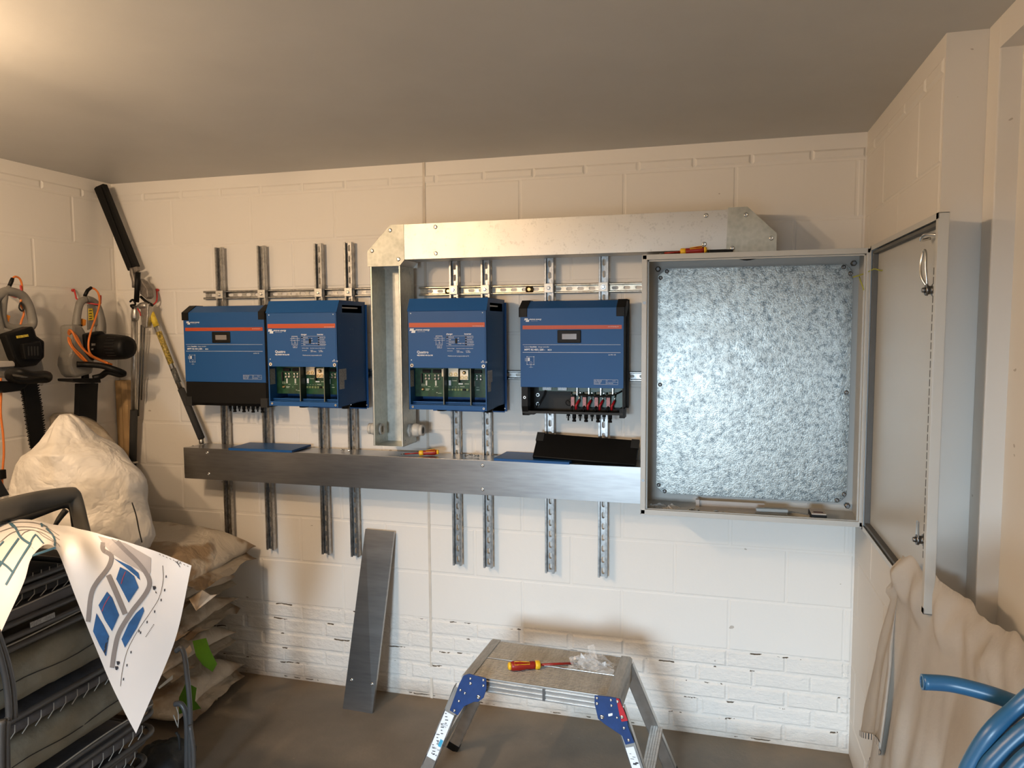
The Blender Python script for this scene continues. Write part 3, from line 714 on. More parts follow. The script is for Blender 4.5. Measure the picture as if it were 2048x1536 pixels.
        box(bm, x0+0.012, x0+0.055, -0.165, -0.12, zl-0.006, zl+0.002, 0.001)
        br = mobj('side_bracket', bm, M_black, t)
        bm = bmn(); box(bm, x1-0.018, x1+0.004, -0.165, -0.10, zl-0.012, zl+0.028, 0.001); mobj('side_bracket', bm, M_black, t)
        for (a, z) in ((x0+0.016, 1.482), ):
            bm = bmn(); ring(bm, (a, YFc+0.006, z), (a, YFc+0.003, z), 0.006, 0.0035, 12); mobj('screw', bm, M_steel, br)
        for z in (1.482, 1.442):
            bm = bmn(); ring(bm, (x0+0.044, -0.047, z), (x0+0.044, -0.052, z), 0.008, 0.005, 12); mobj('chassis_bolt', bm, M_steel, t)
    return t
controller(-2.463, 0.443, 'wide blue charge controller with an intact black lower cover, leftmost of the blue units', True)
controller(-0.787, 0.434, 'wide blue charge controller with its lower cover off, rightmost of the blue units', False)

def inverter():
    x0, x1, YFc, YBc, zt, zb = -1.9145, -1.5685, -0.320, -0.050, 1.852, 1.436
    t = thing('inverter_charger', 'tall deep blue inverter with its lower front open, left of the vertical duct', 'inverter', (x0, YBc, zb), 'deep blue inverters with open lower fronts')
    w = x1-x0
    prof = [(YBc, zb+0.006), (YBc, 1.898), (YFc+0.026, 1.900), (YFc, zt), (YFc, zb)]
    bm = bmn()
    # side panels; the right one has a vent slot near the top
    prism(bm, [(x0, y, z) for y, z in prof], (0.0018, 0, 0))
    hy0, hy1, hz0, hz1 = YFc+0.050, YBc-0.030, 1.850, 1.882
    def sidepoly(xa, pts): prism(bm, [(xa, y, z) for y, z in pts], (0.0018, 0, 0))
    xa = x1-0.0018
    sidepoly(xa, [(YFc, zb), (YFc, zt), (YFc, zt-0.002), (hy0, hz0-0.002), (hy1, hz0-0.002), (YBc, hz0-0.002), (YBc, zb+0.006)])
    sidepoly(xa, [(YFc, zt-0.002), (YFc+0.026, 1.900), (hy0, 1.900), (hy0, hz0-0.002)])
    sidepoly(xa, [(hy0, hz1), (hy0, 1.900), (hy1, 1.8985), (hy1, hz1)]); sidepoly(xa, [(hy1, hz0-0.002), (hy1, 1.8985), (YBc, 1.898), (YBc, hz0-0.002)])
    # top and its chamfer, overlapping the front
    pt = [(YFc-0.004, zt-0.003), (YFc+0.025, 1.902), (YBc, 1.900), (YBc, 1.898), (YFc+0.026, 1.899), (YFc-0.001, zt-0.004)]
    prism(bm, [(x0-0.001, y, z) for y, z in pt], (w+0.002, 0, 0))
    box(bm, x0-0.003, x1+0.008, -0.049, -0.0455, 1.405, 1.888, 0.0005)                 # back plate
    box(bm, x0+0.002, x1-0.002, -0.049, -0.0475, 1.40, 1.90)
    box(bm, x0, x1, YFc+0.10, YBc, zb+0.004, zb+0.006)                               # floor
    prism(bm, [(x0+0.001, YFc+0.10, zb+0.005), (x0+0.001, YFc+0.10, 1.475), (x0+0.001, YBc, 1.475), (x0+0.001, YBc, zb+0.005)], (0.001, 0, 0))
    box(bm, x0, x0+0.007, YFc, YFc+0.001, zb, zt); box(bm, x1-0.006, x1, YFc, YFc+0.001, zb, zt)
    box(bm, x0+0.002, x1-0.002, YFc+0.15, YFc+0.152, 1.462, 1.488); box(bm, x0+0.002, x1-0.002, YFc+0.03, YFc+0.15, 1.460, 1.462)
    box(bm, x0+0.002, x1-0.002, YFc+0.03, YFc+0.032, 1.455, 1.468)
    shell = mobj('housing', bm, M_blue, t)
    bm = bmn(); box(bm, x1-0.06, x1-0.02, YFc+0.055, YBc-0.035, 1.868, 1.874); mobj('vent_light_strip', bm, M_white, shell)  # white strip standing in for the light showing through the vent
    bm = bmn(); box(bm, x0+0.007, x1-0.006, YFc-0.0015, YFc, 1.612, zt-0.004, 0.0006); box(bm, x0+0.007, x1-0.006, YFc-0.0022, YFc-0.0012, 1.613, 1.6335, 0.0004)
    fc = mobj('front_cover', bm, M_blue, t)
    bm = bmn(); box(bm, x0+0.008, x1-0.006, YFc-0.0012, YFc+0.004, 1.437, 1.457, 0.0006)
    mobj('bottom_rail', bm, M_blue, t)
    y = YFc-0.0021
    bm = bmn(); box(bm, x0+0.007, x1-0.007, y, YFc-0.001, 1.7815, 1.8005); mobj('orange_stripe', bm, M_orange, fc)
    bm = bmn(); yy = y-0.0004
    text_bm(bm, 'www.victronenergy.com', (x1-0.012, yy, 1.7845), X1, Z1, 0.0048, 'RIGHT')
    S = 0.344/1830; ox, oz = x0+0.004, 1.8005    # print measured on the cover
    def U(px, pz): return ox+(px-60)*S, oz-(pz-45)*S
    a, b_ = U(85, 235); maker_mark(bm, a, b_+0.002, 1.12, yy)
    a, b_ = U(255, 722); text_bm(bm, 'Quattro', (a, yy, b_), X1, Z1, 0.0155, bold=0.0002)
    a, b_ = U(255, 780); text_bm(bm, '48|10000/140-2x100', (a, yy, b_), X1, Z1, 0.0085, bold=0.0002)
    def hl(p0, p1, pz, th=4): (a, c), (e, f) = U(p0, pz), U(p1, pz+th); flat(bm, a, e, f, c, yy)
    def vl(px, z0, z1, th=4): (a, c), (e, f) = U(px, z0), U(px+th, z1); flat(bm, a, e, f, c, yy)
    def tx(s, px, pz, size, **k): a, b2 = U(px, pz); text_bm(bm, s, (a, yy, b2), X1, Z1, size, **k)
    hl(710, 860, 330); hl(710, 860, 345); vl(710, 330, 545); vl(856, 330, 545); hl(665, 920, 388); hl(665, 920, 430); hl(710, 860, 515)
    hl(740, 845, 545); hl(740, 845, 602); vl(740, 545, 606); vl(841, 545, 606); tx('BAT', 762, 590, 0.006); tx('AC1', 735, 385, 0.005); tx('AC2', 750, 445, 0.005); vl(790, 450, 515); hl(770, 820, 480)
    tx('charger', 955, 310, 0.0092, bold=0.0002); tx('inverter', 1375, 310, 0.0092, bold=0.0002)
    for i in range(5):
        hl(955, 1150, 335+i*55, 3); hl(1390, 1580, 335+i*55, 3)
    hl(1150, 1390, 335, 3); hl(1150, 1390, 555, 3)
    for i, s in enumerate(('mains on', 'bulk', 'absorption', 'float')): tx(s, 1010, 370+i*55, 0.0062)
    for i, s in enumerate(('inverter on', 'overload', 'low battery', 'temperature')): tx(s, 1435, 370+i*55, 0.0062)
    for i, s in enumerate(('on', 'off', 'charger only')): tx(s, 1215, 395+i*57, 0.0062)
    tx('battery voltage', 975, 618, 0.0052); tx('intermittent inverter', 1185, 618, 0.0046); tx('ac input current', 1400, 618, 0.0050)
    tx('see manual', 975, 672, 0.0052); tx('output', 1185, 668, 0.0052); tx('230V 50Hz', 1195, 702, 0.0062); tx('ac input', 1405, 668, 0.0052); tx('2x100A', 1410, 702, 0.0062)
    tx('Multifunctional: programmable by PC', 985, 788, 0.0062)
    tx('IP21 CE', 1750, 925, 0.0082)
    mobj('lettering', bm, M_white, fc)
    bm = bmn()
    for i in range(4):
        a, c = U(1392, 350+i*55); flat(bm, a, a+0.007, c-0.005, c, yy)
    a, c = U(1165, 395); box(bm, a, a+0.008, yy-0.002, yy, c-0.020, c)
    a, c = U(960, 350); flat(bm, a, a+0.006, c-0.005, c, yy)
    mobj('switch_and_lamps', bm, M_black, fc)
    for (sx, sz, r) in ((x0+0.015, 1.840, 0.0024), (x1-0.016, 1.840, 0.0024), (x0+0.015, 1.645, 0.0024), (x1-0.016, 1.643, 0.0024)):
        bm = bmn(); screwhead(bm, (sx, YFc-0.0015, sz), (0, -1, 0), r, 0.001); mobj('rivet', bm, M_white, fc)
    for (sx, sz, r) in ((x0+0.0175, 1.6225, 0.0076), (x1-0.0135, 1.6215, 0.0076), (x0+0.019, 1.4475, 0.0048), (x1-0.0135, 1.4465, 0.0048)):
        bm = bmn(); ring(bm, (sx, YFc-0.0022, sz), (sx, YFc-0.0045, sz), r, r*0.4, 16); wsh = mobj('washer_screw', bm, M_steel, t)
        bm = bmn(); cyl(bm, (sx, YFc-0.0022, sz), (sx, YFc-0.003, sz), r*0.42, n=12); mobj('screw_socket', bm, M_black, wsh)
    # inside of the open lower part
    yp = YFc+0.062; sh = -0.020
    bm = bmn(); box(bm, x0+0.003, x1-0.003, yp, yp+0.002, 1.486, 1.64); pc = mobj('circuit_board', bm, M_pcb, t)
    bm = bmn(); box(bm, x0+0.002, x1-0.002, yp, YBc, 1.64, 1.642); box(bm, x0+0.10, x0+0.27, yp-0.045, yp, 1.613, 1.640); mobj('inner_shield', bm, M_black, t)
    for fx in (x0+0.152, x0+0.271):
        bm = bmn(); box(bm, fx, fx+0.0015, YFc+0.012, yp, 1.458, 1.635); d = mobj('divider', bm, mat('dark_green_divider', (0.006, 0.016, 0.010), 0.4), t)
        bm = bmn(); box(bm, fx-0.001, fx+0.0025, YFc+0.010, YFc+0.013, 1.458, 1.635); mobj('divider_edge', bm, mat('board_edge', (0.15, 0.16, 0.12), 0.5), d)
    def blk(nm, a, b2, c, d, dep, m): bm = bmn(); box(bm, x0+sh+a, x0+sh+b2, yp-dep, yp, c, d, 0.001); return mobj(nm, bm, m, pc)
    for a, b2, c, d in ((0.180, 0.224, 1.573, 1.612), (0.232, 0.268, 1.560, 1.603), (0.150, 0.158, 1.573, 1.605)):
        k = blk('bus_bar', a, b2, c, d, 0.012, M_termnut)
        if b2-a > 0.02:
            for q in (0.26, 0.74):
                bm = bmn(); cx = x0+sh+a+(b2-a)*q; ring(bm, (cx, yp-0.012, c+0.010), (cx, yp-0.016, c+0.010), 0.0075, 0.004, 12); mobj('terminal_nut', bm, M_brass, k)
    bm = bmn(); lathe(bm, (x0+sh+0.252, yp-0.012, 1.591), (0, -1, 0), [(0, 0.008), (0.006, 0.008), (0.0061, 0.004), (0.010, 0.004)], 6); mobj('terminal_nut', bm, M_brass, pc)
    for a in (0.075, 0.091, 0.118, 0.134, 0.288, 0.305, 0.322):
        bm = bmn(); 
        lathe(bm, (x0+sh+a, yp, 1.578), (0, -1, 0), [(0, 0.0045), (0.006, 0.0045), (0.008, 0.003)], 10); lathe(bm, (x0+sh+a, yp, 1.563), (0, -1, 0), [(0, 0.006), (0.005, 0.006), (0.0051, 0.0035), (0.009, 0.0035)], 6)
        cyl(bm, (x0+sh+a, yp-0.004, 1.578), (x0+sh+a, yp-0.004, 1.563), 0.0014)
        mobj('terminal_post', bm, M_steel, pc)
    for a in (0.072, 0.115, 0.287):
        blk('white_tag', a, a+0.0075, 1.533, 1.555, 0.0012, mat('pale_tag', (0.55, 0.57, 0.52), 0.5))
    blk('white_tag', 0.178, 0.188, 1.535, 1.557, 0.004, M_white); blk('white_tag', 0.221, 0.240, 1.540, 1.545, 0.001, M_white)
    for a in (0.062, 0.110, 0.292): blk('capacitor', a, a+0.034, 1.588, 1.602, 0.010, M_black)
    blk('connector_strip', 0.053, 0.059, 1.545, 1.585, 0.010, M_chassis)
    blk('connector_strip', 0.224, 0.229, 1.548, 1.605, 0.014, M_black)
    for i in range(7): blk('green_terminal', 0.176+i*0.0135, 0.186+i*0.0135, 1.513, 1.522, 0.006, mat('pale_green_plastic', (0.16, 0.22, 0.09), 0.4) if i != 5 else M_black)
    bm = bmn(); lathe(bm, (x0+sh+0.060, yp, 1.517), (0, -1, 0), [(0, 0.008), (0.003, 0.008), (0.004, 0.005), (0.009, 0.004)], 6); mobj('earth_terminal', bm, M_brass, pc)
    bm = bmn(); yq = yp-0.0006
    for (a, z, wd, h) in ((0.052, 1.537, 0.006, .002), (0.061, 1.537, 0.007, .002), (0.052, 1.531, 0.006, .002), (0.061, 1.531, 0.007, .002), (0.071, 1.5165, 0.018, .003), (0.071, 1.512, 0.015, .002), (0.103, 1.515, 0.003, .003), (0.082, 1.528, 0.012, .002), (0.112, 1.528, 0.017, .002), (0.120, 1.502, 0.006, .003), (0.128, 1.5, 0.016, .002), (0.192, 1.562, 0.004, .001), (0.212, 1.562, 0.004, .001), (0.192, 1.554, 0.022, .003), (0.248, 1.541, 0.020, .003), (0.176, 1.528, 0.008, .0012), (0.19, 1.528, 0.008, .0012), (0.204, 1.528, 0.008, .0012), (0.218, 1.528, 0.005, .0012), (0.228, 1.529, 0.02, .003), (0.29, 1.517, 0.003, .003), (0.30, 1.516, 0.014, .004), (0.30, 1.528, 0.012, .002)):
        flat(bm, x0+sh+a, x0+sh+a+wd, z, z+h, yq)
    mobj('board_lettering', bm, mat('board_print', (0.35, 0.42, 0.33), 0.5), pc)
    bm = bmn(); box(bm, x0+0.0018, x0+0.0024, YFc+0.012, YFc+0.052, 1.530, 1.600); mobj('rating_sticker', bm, M_label, t)
    bm = bmn(); box(bm, x1, x1+0.0005, YFc+0.010, YFc+0.075, 1.552, 1.602); box(bm, x1, x1+0.0005, YFc+0.010, YFc+0.055, 1.514, 1.556); mobj('side_sticker', bm, M_label, t)
    bm = bmn()
    for (yy2, z) in ((0.03, 1.80), (0.03, 1.75), (0.22, 1.84), (0.03, 1.845), (0.12, 1.775), (0.145, 1.775), (0.12, 1.75), (0.145, 1.75), (0.03, 1.635), (0.08, 1.64), (0.24, 1.62), (0.12, 1.60), (0.12, 1.545), (0.24, 1.545), (0.18, 1.50), (0.04, 1.48)):
        cyl(bm, (x1, YFc+yy2, z), (x1+0.0008, YFc+yy2, z), 0.0022, n=8)
    mobj('side_rivets', bm, mat('blue_rivet', (0.02, 0.10, 0.26), 0.3), t)
    for a, yg, r in ((0.098, 0.13, 0.026), (0.152, 0.15, 0.024), (0.315, 0.12, 0.022)):
        bm = bmn(); lathe(bm, (x0+a, YFc+yg, zb+0.012), (0, 0, -1), [(0, r), (0.016, r), (0.022, r*0.85), (0.030, r*0.8)], 12); mobj('cable_gland', bm, M_black, t)
    for a in (0.195, 0.262, 0.345):
        bm = bmn(); screwhead(bm, (x0+a, -0.049, 1.418), (0, -1, 0), 0.0042, 0.002); mobj('plate_screw', bm, M_steel, t)
    return t
q1 = inverter()
copy_tree(q1, (-1.9145+0.6755, -0.050, 1.436), 'tall deep blue inverter with its lower front open, right of the vertical duct')

# ================================================================ THINGS ON THE DUCT AND CABINET
M_red = mat('red_handle', (0.30, 0.016, 0.008), 0.4, var=0.05)
M_yel = mat('yellow_handle', (0.85, 0.50, 0.02), 0.4, var=0.03)
def screwdriver(tail, tip, label, s=1.0):
    tail, tip = Vector(tail), Vector(tip); d = (tip-tail).normalized(); Ln = (tip-tail).length
    t = thing('screwdriver', label, 'screwdriver', tail, 'insulated screwdrivers')
    hl = 0.100*s
    bm = bmn(); lathe(bm, tail+d*0.008, d, [(0, 0.0125*s), (0.01, 0.0155*s), (0.03*s, 0.0165*s), (0.055*s, 0.0125*s), (0.075*s, 0.0135*s), (hl-0.018, 0.012*s)], 12); h = mobj('handle', bm, M_red, t)
    bm = bmn(); lathe(bm, tail, d, [(0, 0.009*s), (0.003, 0.0125*s), (0.010, 0.0135*s)], 12); mobj('end_cap', bm, M_yel, t)
    bm = bmn(); lathe(bm, tail+d*(hl-0.012), d, [(0, 0.0125*s), (0.004, 0.0145*s), (0.016, 0.0145*s), (0.02, 0.011*s)], 12); mobj('collar', bm, M_yel, t)
    up = Vector((0, 0, 1)); sd = d.cross(up).normalized(); f = (sd*(1 if sd.y < 0 else -1)*0.55+up*0.83).normalized(); g = d.cross(f)
    bm = bmn(); loop = [tail+d*(0.020*s)+f*0.0152*s+g*0.007, tail+d*(0.070*s)+f*0.0128*s+g*0.005, tail+d*(0.070*s)+f*0.0128*s-g*0.005, tail+d*(0.020*s)+f*0.0152*s-g*0.007]
    tube(bm, loop, 0.0013, 6, True); mobj('grip_line', bm, M_yel, h)
    bm = bmn(); cyl(bm, tail+d*hl, tip-d*0.018, 0.0040*s, n=10); mobj('shaft', bm, M_red, t)
    bm = bmn(); cyl(bm, tip-d*0.018, tip, 0.0028*s, 0.0022*s, n=8); mobj('tip', bm, M_darksteel, t)
    return t
zt = 1.2065
screwdriver((-1.187, -0.112, zt+0.0145), (-1.352, -0.160, zt+0.006), 'red and yellow insulated screwdriver lying on the lower galvanised duct', 0.82)
screwdriver((-0.030, -0.27, CZ1+0.0165), (-0.205, -0.285, CZ1+0.006), 'red and yellow insulated screwdriver on top of the grey cabinet', 0.9)
bm = bmn(); box(bm, -0.022, 0.066, -0.283, -0.255, CZ1+0.0005, CZ1+0.014, 0.003)
tag(mobj('tool_bar', bm, M_black, None, (0.02, -0.27, CZ1)), 'black bar lying on the grey cabinet beside the screwdriver', 'bar')
def lid(p, ang, label, w=0.335, dpt=0.175):
    t = thing('blue_lid', label, 'lid', p, 'removed blue covers lying on the duct')
    M = Matrix.Translation(p) @ Matrix.Rotation(ang, 4, 'Z')
    bm = bmn(); box(bm, -w/2, w/2, -dpt/2, dpt/2, 0.0095, 0.011, 0.0004, M)
    box(bm, -w/2, w/2, -dpt/2, -dpt/2+0.0015, 0.0, 0.011, 0, M); box(bm, -w/2, w/2, dpt/2-0.0015, dpt/2, 0.0, 0.011, 0, M)
    mobj('cover_sheet', bm, M_blue, t)
    bm = bmn(); box(bm, w/2-0.0015, w/2, -dpt/2, dpt/2, 0.001, 0.011, 0, M); box(bm, -w/2, -w/2+0.0015, -dpt/2, dpt/2, 0.001, 0.011, 0, M)
    mobj('folded_edge', bm, M_blue, t)
    return t
lid((-2.045, -0.125, zt), math.radians(1.5), 'flat blue sheet cover lying on the left part of the lower duct')
lid((-0.735, -0.108, zt), math.radians(-3), 'flat blue sheet cover on the lower duct, partly under the black cover')
# black lower cover, propped up on its edge on the blue lid
t = thing('black_cover', 'black plastic lower cover propped at a slant on the lower duct beside the cabinet', 'cover', (-0.52, -0.13, zt+0.011))
A = Vector((-0.738, -0.172, zt+0.022)); B = Vector((-0.300, -0.176, zt+0.004)); U = (B-A).normalized()
V = Vector((0, 0.086, 0.088)).normalized(); V = (V-U*V.dot(U)).normalized(); N = U.cross(V)
M = Matrix((( U.x, V.x, N.x, A.x), (U.y, V.y, N.y, A.y), (U.z, V.z, N.z, A.z), (0, 0, 0, 1)))
W, H = 0.436, 0.125
bm = bmn(); box(bm, 0, W, 0, H, -0.0025, 0, 0.0008, M); box(bm, 0, W, 0, 0.002, -0.022, 0, 0, M); box(bm, 0, 0.002, 0, H, -0.020, 0, 0, M); box(bm, W-0.002, W, 0, H, -0.030, 0, 0, M); box(bm, 0, W, H-0.002, H, -0.016, 0, 0, M)
mobj('cover_shell', bm, M_black, t)
for a in (-0.004, W-0.030):
    bm = bmn(); box(bm, a, a+0.034, H-0.040, H+0.004, -0.014, 0.003, 0.0015, M); mobj('corner_guard', bm, M_chassis, t)
bm = bmn(); tube(bm, [M @ Vector((0.004, 0.0015, 0.0015)), M @ Vector((W-0.004, 0.0015, 0.0015))], 0.0018, 6); mobj('edge_lip', bm, M_chassis, t)
# loose screws
def loose_screw(p, a, m=M_steel):
    bm = bmn(); d = Vector((math.cos(a), math.sin(a), 0)); p = Vector(p)
    lathe(bm, p, d, [(0, 0.0055), (0.003, 0.0055), (0.0045, 0.003), (0.016, 0.0022), (0.018, 0.0008)], 8); return bm
for i, (x, y, a) in enumerate([(-1.680, -0.105, 0.3), (-1.655, -0.125, 2.2), (-1.628, -0.118, 4.0), (-1.055, -0.133, 1.0), (-1.032, -0.105, 2.9), (-1.018, -0.120, 0.2), (-0.997, -0.121, 5.0)]):
    L_ = ['leftmost of the three small loose steel screws on the duct, left of the vertical duct', 'middle one of the three loose steel screws on the duct, left of the vertical duct', 'rightmost of the three small loose steel screws on the duct, left of the vertical duct', 'leftmost of the four small loose steel screws on the duct below the right open inverter', 'second from the left of the four loose screws on the duct below the right inverter', 'third from the left of the four loose screws on the duct below the right inverter', 'rightmost of the four small loose steel screws on the duct below the right inverter'][i]
    tag(mobj('loose_screw', loose_screw((x, y, zt+0.0056), a), M_steel, None, (x, y, zt)), L_, 'screw', 'loose screws left of the vertical duct' if i < 3 else 'loose screws below the right inverter')
# inside the cabinet
zf = CZ0+0.004
M_film = None
m, nt, b = nodes('clear_plastic_film'); M_film = m
fl = nnoise(nt, ncoord(nt), 30, 4)
b.inputs['Base Color'].default_value = (0.85, 0.84, 0.82, 1); b.inputs['Roughness'].default_value = 0.12
L(nt, ramp(nt, fl, [(0.35, (0.10, 0.10, 0.10)), (0.7, (0.42, 0.42, 0.42))]), b.inputs['Alpha'])
def crumple(bm, c, rx, ry, rz, seed, n=12, jag=0.5, two=True):
    """crumpled thin film: a wrinkled open shell"""
    c = Vector(c); t = bmesh.new(); G = []
    for i in range(n+1):
        row = []
        for j in range(n+1):
            u, v = i/n*2-1, j/n*2-1
            q = noise.noise_vector(Vector((u*1.7+seed, v*1.7, seed*3.1)))
            q2 = noise.noise_vector(Vector((u*5+seed, v*5, seed)))
            h = max(0.0, 1-0.75*(u*u+v*v)/1.3)
            z = abs(q.z*1.2+0.25+q2.z*0.6)*h
            row.append(t.verts.new(c+Vector(((u+q.x*jag+q2.x*0.15)*rx, (v+q.y*jag+q2.y*0.15)*ry, z*rz+0.0015))))
        G.append(row)
    for i in range(n):
        for j in range(n):
            t.faces.new((G[i][j], G[i+1][j], G[i+1][j+1], G[i][j+1]))
    merge(bm, t)
bm = bmn(); crumple(bm, (-0.185, -0.235, zf), 0.065, 0.035, 0.032, 3, 12, 0.3); tag(mobj('plastic_bag', bm, M_film, None, (-0.185, -0.235, zf)), 'small clear crumpled plastic bag on the cabinet floor, left corner', 'bag')
bm = bmn(); box(bm, -0.045, 0.205, -0.155, -0.152, zf, zf+0.026, 0.0005); box(bm, -0.045, 0.20, -0.156, -0.225, zf, zf+0.002, 0); box(bm, -0.060, -0.045, -0.165, -0.145, zf, zf+0.030, 0.001)
tag(mobj('cable_entry_plate', bm, mat('pale_grey_plate', (0.42, 0.40, 0.38), 0.5), None, (0.08, -0.19, zf)), 'pale folded metal plate lying on the cabinet floor', 'plate')
for i, (x, y) in enumerate([(-0.088, -0.245), (-0.075, -0.262), (-0.062, -0.24), (-0.045, -0.255), (0.045, -0.262)]):
    tag(mobj('loose_screw', loose_screw((x, y, zf+0.0056), i*1.3), M_darksteel if i % 2 else M_steel, None, (x, y, zf)), ['leftmost of the loose screws on the cabinet floor beside the clear bag', 'second from the left of the loose screws on the cabinet floor', 'third from the left of the loose screws on the cabinet floor', 'fourth from the left of the loose screws, left of the domed nut in the cabinet', 'rightmost loose screw on the cabinet floor, just right of the domed nut'][i], 'screw', 'loose screws on the cabinet floor')
bm = bmn(); lathe(bm, (0.020, -0.262, zf), (0, 0, 1), [(0, 0.013), (0.005, 0.0135), (0.011, 0.009), (0.013, 0.004)], 14); tag(mobj('dome_nut', bm, M_steel, None, (0.02, -0.262, zf)), 'round domed steel nut on the cabinet floor', 'nut')
def offcut(x, y, a, ln, z, label):
    t = Matrix.Translation((x, y, z)) @ Matrix.Rotation(a, 4, 'Z'); bm = bmn()
    box(bm, 0, ln, 0, 0.018, 0, 0.002, 0, t); box(bm, 0, ln, 0, 0.002, 0, 0.013, 0, t); box(bm, 0, ln, 0.016, 0.018, 0, 0.013, 0, t); box(bm, 0, ln, -0.001, 0.006, 0.011, 0.013, 0, t); box(bm, 0, ln, 0.012, 0.019, 0.011, 0.013, 0, t)
    tag(mobj('rail_offcut', bm, mat('zinc_offcut', (0.42, 0.42, 0.40), 0.4, 0.7), None, (x, y, z)), label, 'metal rail', 'short rail offcuts in the cabinet')
offcut(0.165, -0.268, 0.03, 0.115, zf, 'short metal rail offcut lying flat at the left of the little pile in the cabinet')
offcut(0.170, -0.245, 0.06, 0.115, zf+0.0135, 'short metal rail offcut lying across the top of the little pile in the cabinet')
offcut(0.285, -0.215, -0.42, 0.10, zf, 'short slanted metal rail offcut beside the black box in the cabinet')
t = thing('small_box', 'small box with a black front end standing on the cabinet floor', 'box', (0.39, -0.255, zf))
bm = bmn(); box(bm, 0.362, 0.416, -0.296, -0.2, zf+0.0005, zf+0.026, 0.002); mobj('box_body', bm, M_black, t)
bm = bmn(); box(bm, 0.364, 0.414, -0.292, -0.205, zf+0.026, zf+0.031, 0.001); k = mobj('box_top', bm, mat('ivory_card', (0.45, 0.40, 0.35), 0.6), t)
bm = bmn(); box(bm, 0.372, 0.406, -0.28, -0.262, zf+0.031, zf+0.0318); mobj('brown_band', bm, mat('brown_print', (0.08, 0.02, 0.01), 0.6), k)

# ================================================================ FOLDING WORK PLATFORM
M_alu = galv('aluminium', (0.42, 0.41, 0.39), (0.58, 0.57, 0.55), 0.40, 6, 0.03, (1, 6, 1), 0.06)
M_deck = galv('worn_aluminium_deck', (0.34, 0.33, 0.31), (0.47, 0.46, 0.43), 0.5, 9, 0.03, (6, 1, 1), 0.06, metal=0.5)
M_hinge = mat('dark_blue_hinge', (0.012, 0.045, 0.17), 0.42, var=0.15, nscale=30)
t = thing('work_platform', 'folding aluminium work platform with blue hinges standing on the floor', 'step platform', (-0.585, -0.56, 0))
ang = math.radians(-2.6); Mx = Matrix.Translation((-0.583, -0.560, 0.5)) @ Matrix.Rotation(ang, 4, 'Z')
hw, hd = 0.290, 0.160
bm = bmn()
box(bm, -hw+0.03, hw-0.03, -hd, -0.003, -0.008, -0.003, 0, Mx); box(bm, -hw+0.03, hw-0.03, 0.003, hd, -0.008, -0.003, 0, Mx)
for half in (0, 1):
    for i in range(15):
        y0 = (-hd if half == 0 else 0.004)+i*0.0103+0.002
        box(bm, -hw+0.03, hw-0.03, y0, y0+0.0058, -0.006, 0.0, 0.0012, Mx, 1)
deck = mobj('deck', bm, M_deck, t)
bm = bmn(); box(bm, -hw+0.03, hw-0.03, -0.0035, 0.0035, -0.006, 0.0012, 0.0008, Mx); mobj('centre_rib', bm, M_steel, deck)
for y0 in (hd-0.002, -hd-0.002):
    bm = bmn(); box(bm, -hw+0.02, hw-0.02, y0, y0+0.004, -0.052, 0.0, 0.0008, Mx)
    for z in (-0.012, -0.030, -0.047): box(bm, -hw+0.02, hw-0.02, y0-0.0035, y0+0.0075, z-0.004, z+0.003, 0.001, Mx)
    ff = mobj('side_beam', bm, M_alu, t)
bm = bmn(); box(bm, 0.020, 0.030, -hd-0.0068, -hd-0.0052, -0.050, -0.006, 0.0, Mx); mobj('scratch', bm, M_darksteel, ff)
for s in (-1, 1):
    bm = bmn(); x = s*hw
    prism(bm, [Mx @ Vector(p) for p in ((x-s*0.042, -hd-0.004, 0.003), (x-s*0.008, -hd-0.004, 0.003), (x, -hd-0.004, -0.004), (x, -hd-0.004, -0.085), (x-s*0.004, -hd-0.004, -0.085), (x-s*0.004, -hd-0.004, -0.008), (x-s*0.042, -hd-0.004, -0.002))], Mx.to_3x3() @ Vector((0, 2*hd+0.008, 0)), 0.0006, 1)
    ec = mobj('end_profile', bm, M_deck, t)
    if s == 1:
        bm = bmn(); R3 = Mx.to_3x3()
        text_bm(bm, 'MAX 150 kg', Mx @ Vector((x+0.0008, -0.10, -0.045)), R3 @ Vector((0, 1, 0)), (0, 0, 1), 0.032)
        mobj('moulded_lettering', bm, M_darksteel, ec)
# legs
def leg(top, foot, wd, dp, inward, label=None):
    """channel leg: width wd seen from the front, depth dp"""
    top, foot = Vector(top), Vector(foot); d = (top-foot).normalized()
    w_ = Vector((d.z, 0, -d.x)).normalized()*wd; y = Vector((0, dp, 0)); bm = bmn()
    a = foot
    prism(bm, [a, a+w_, a+w_+y*0.08, a+y*0.08], top-foot, 0.0006, 1); prism(bm, [a, a+w_*0.06, a+w_*0.06+y, a+y], top-foot); prism(bm, [a+w_*0.94, a+w_, a+w_+y, a+w_*0.94+y], top-foot)
    lg = mobj('leg', bm, M_alu, t)
    bm = bmn(); prism(bm, [a-w_*0.04-y*0.05, a+w_*1.04-y*0.05, a+w_*1.04+y*1.05, a-w_*0.04+y*1.05], d*0.035+Vector((0, 0, 0)), 0.002); mobj('rubber_foot', bm, M_black, lg)
    return lg, a, w_, d
def legpos(px0, py0, px1, py1, y):
    p = at(px0, py0, y=y); q = at(px1, py1, y=y-0.0); d = q-p; k = (0.012-p.z)/d.z; return p+d*0, p+d*k
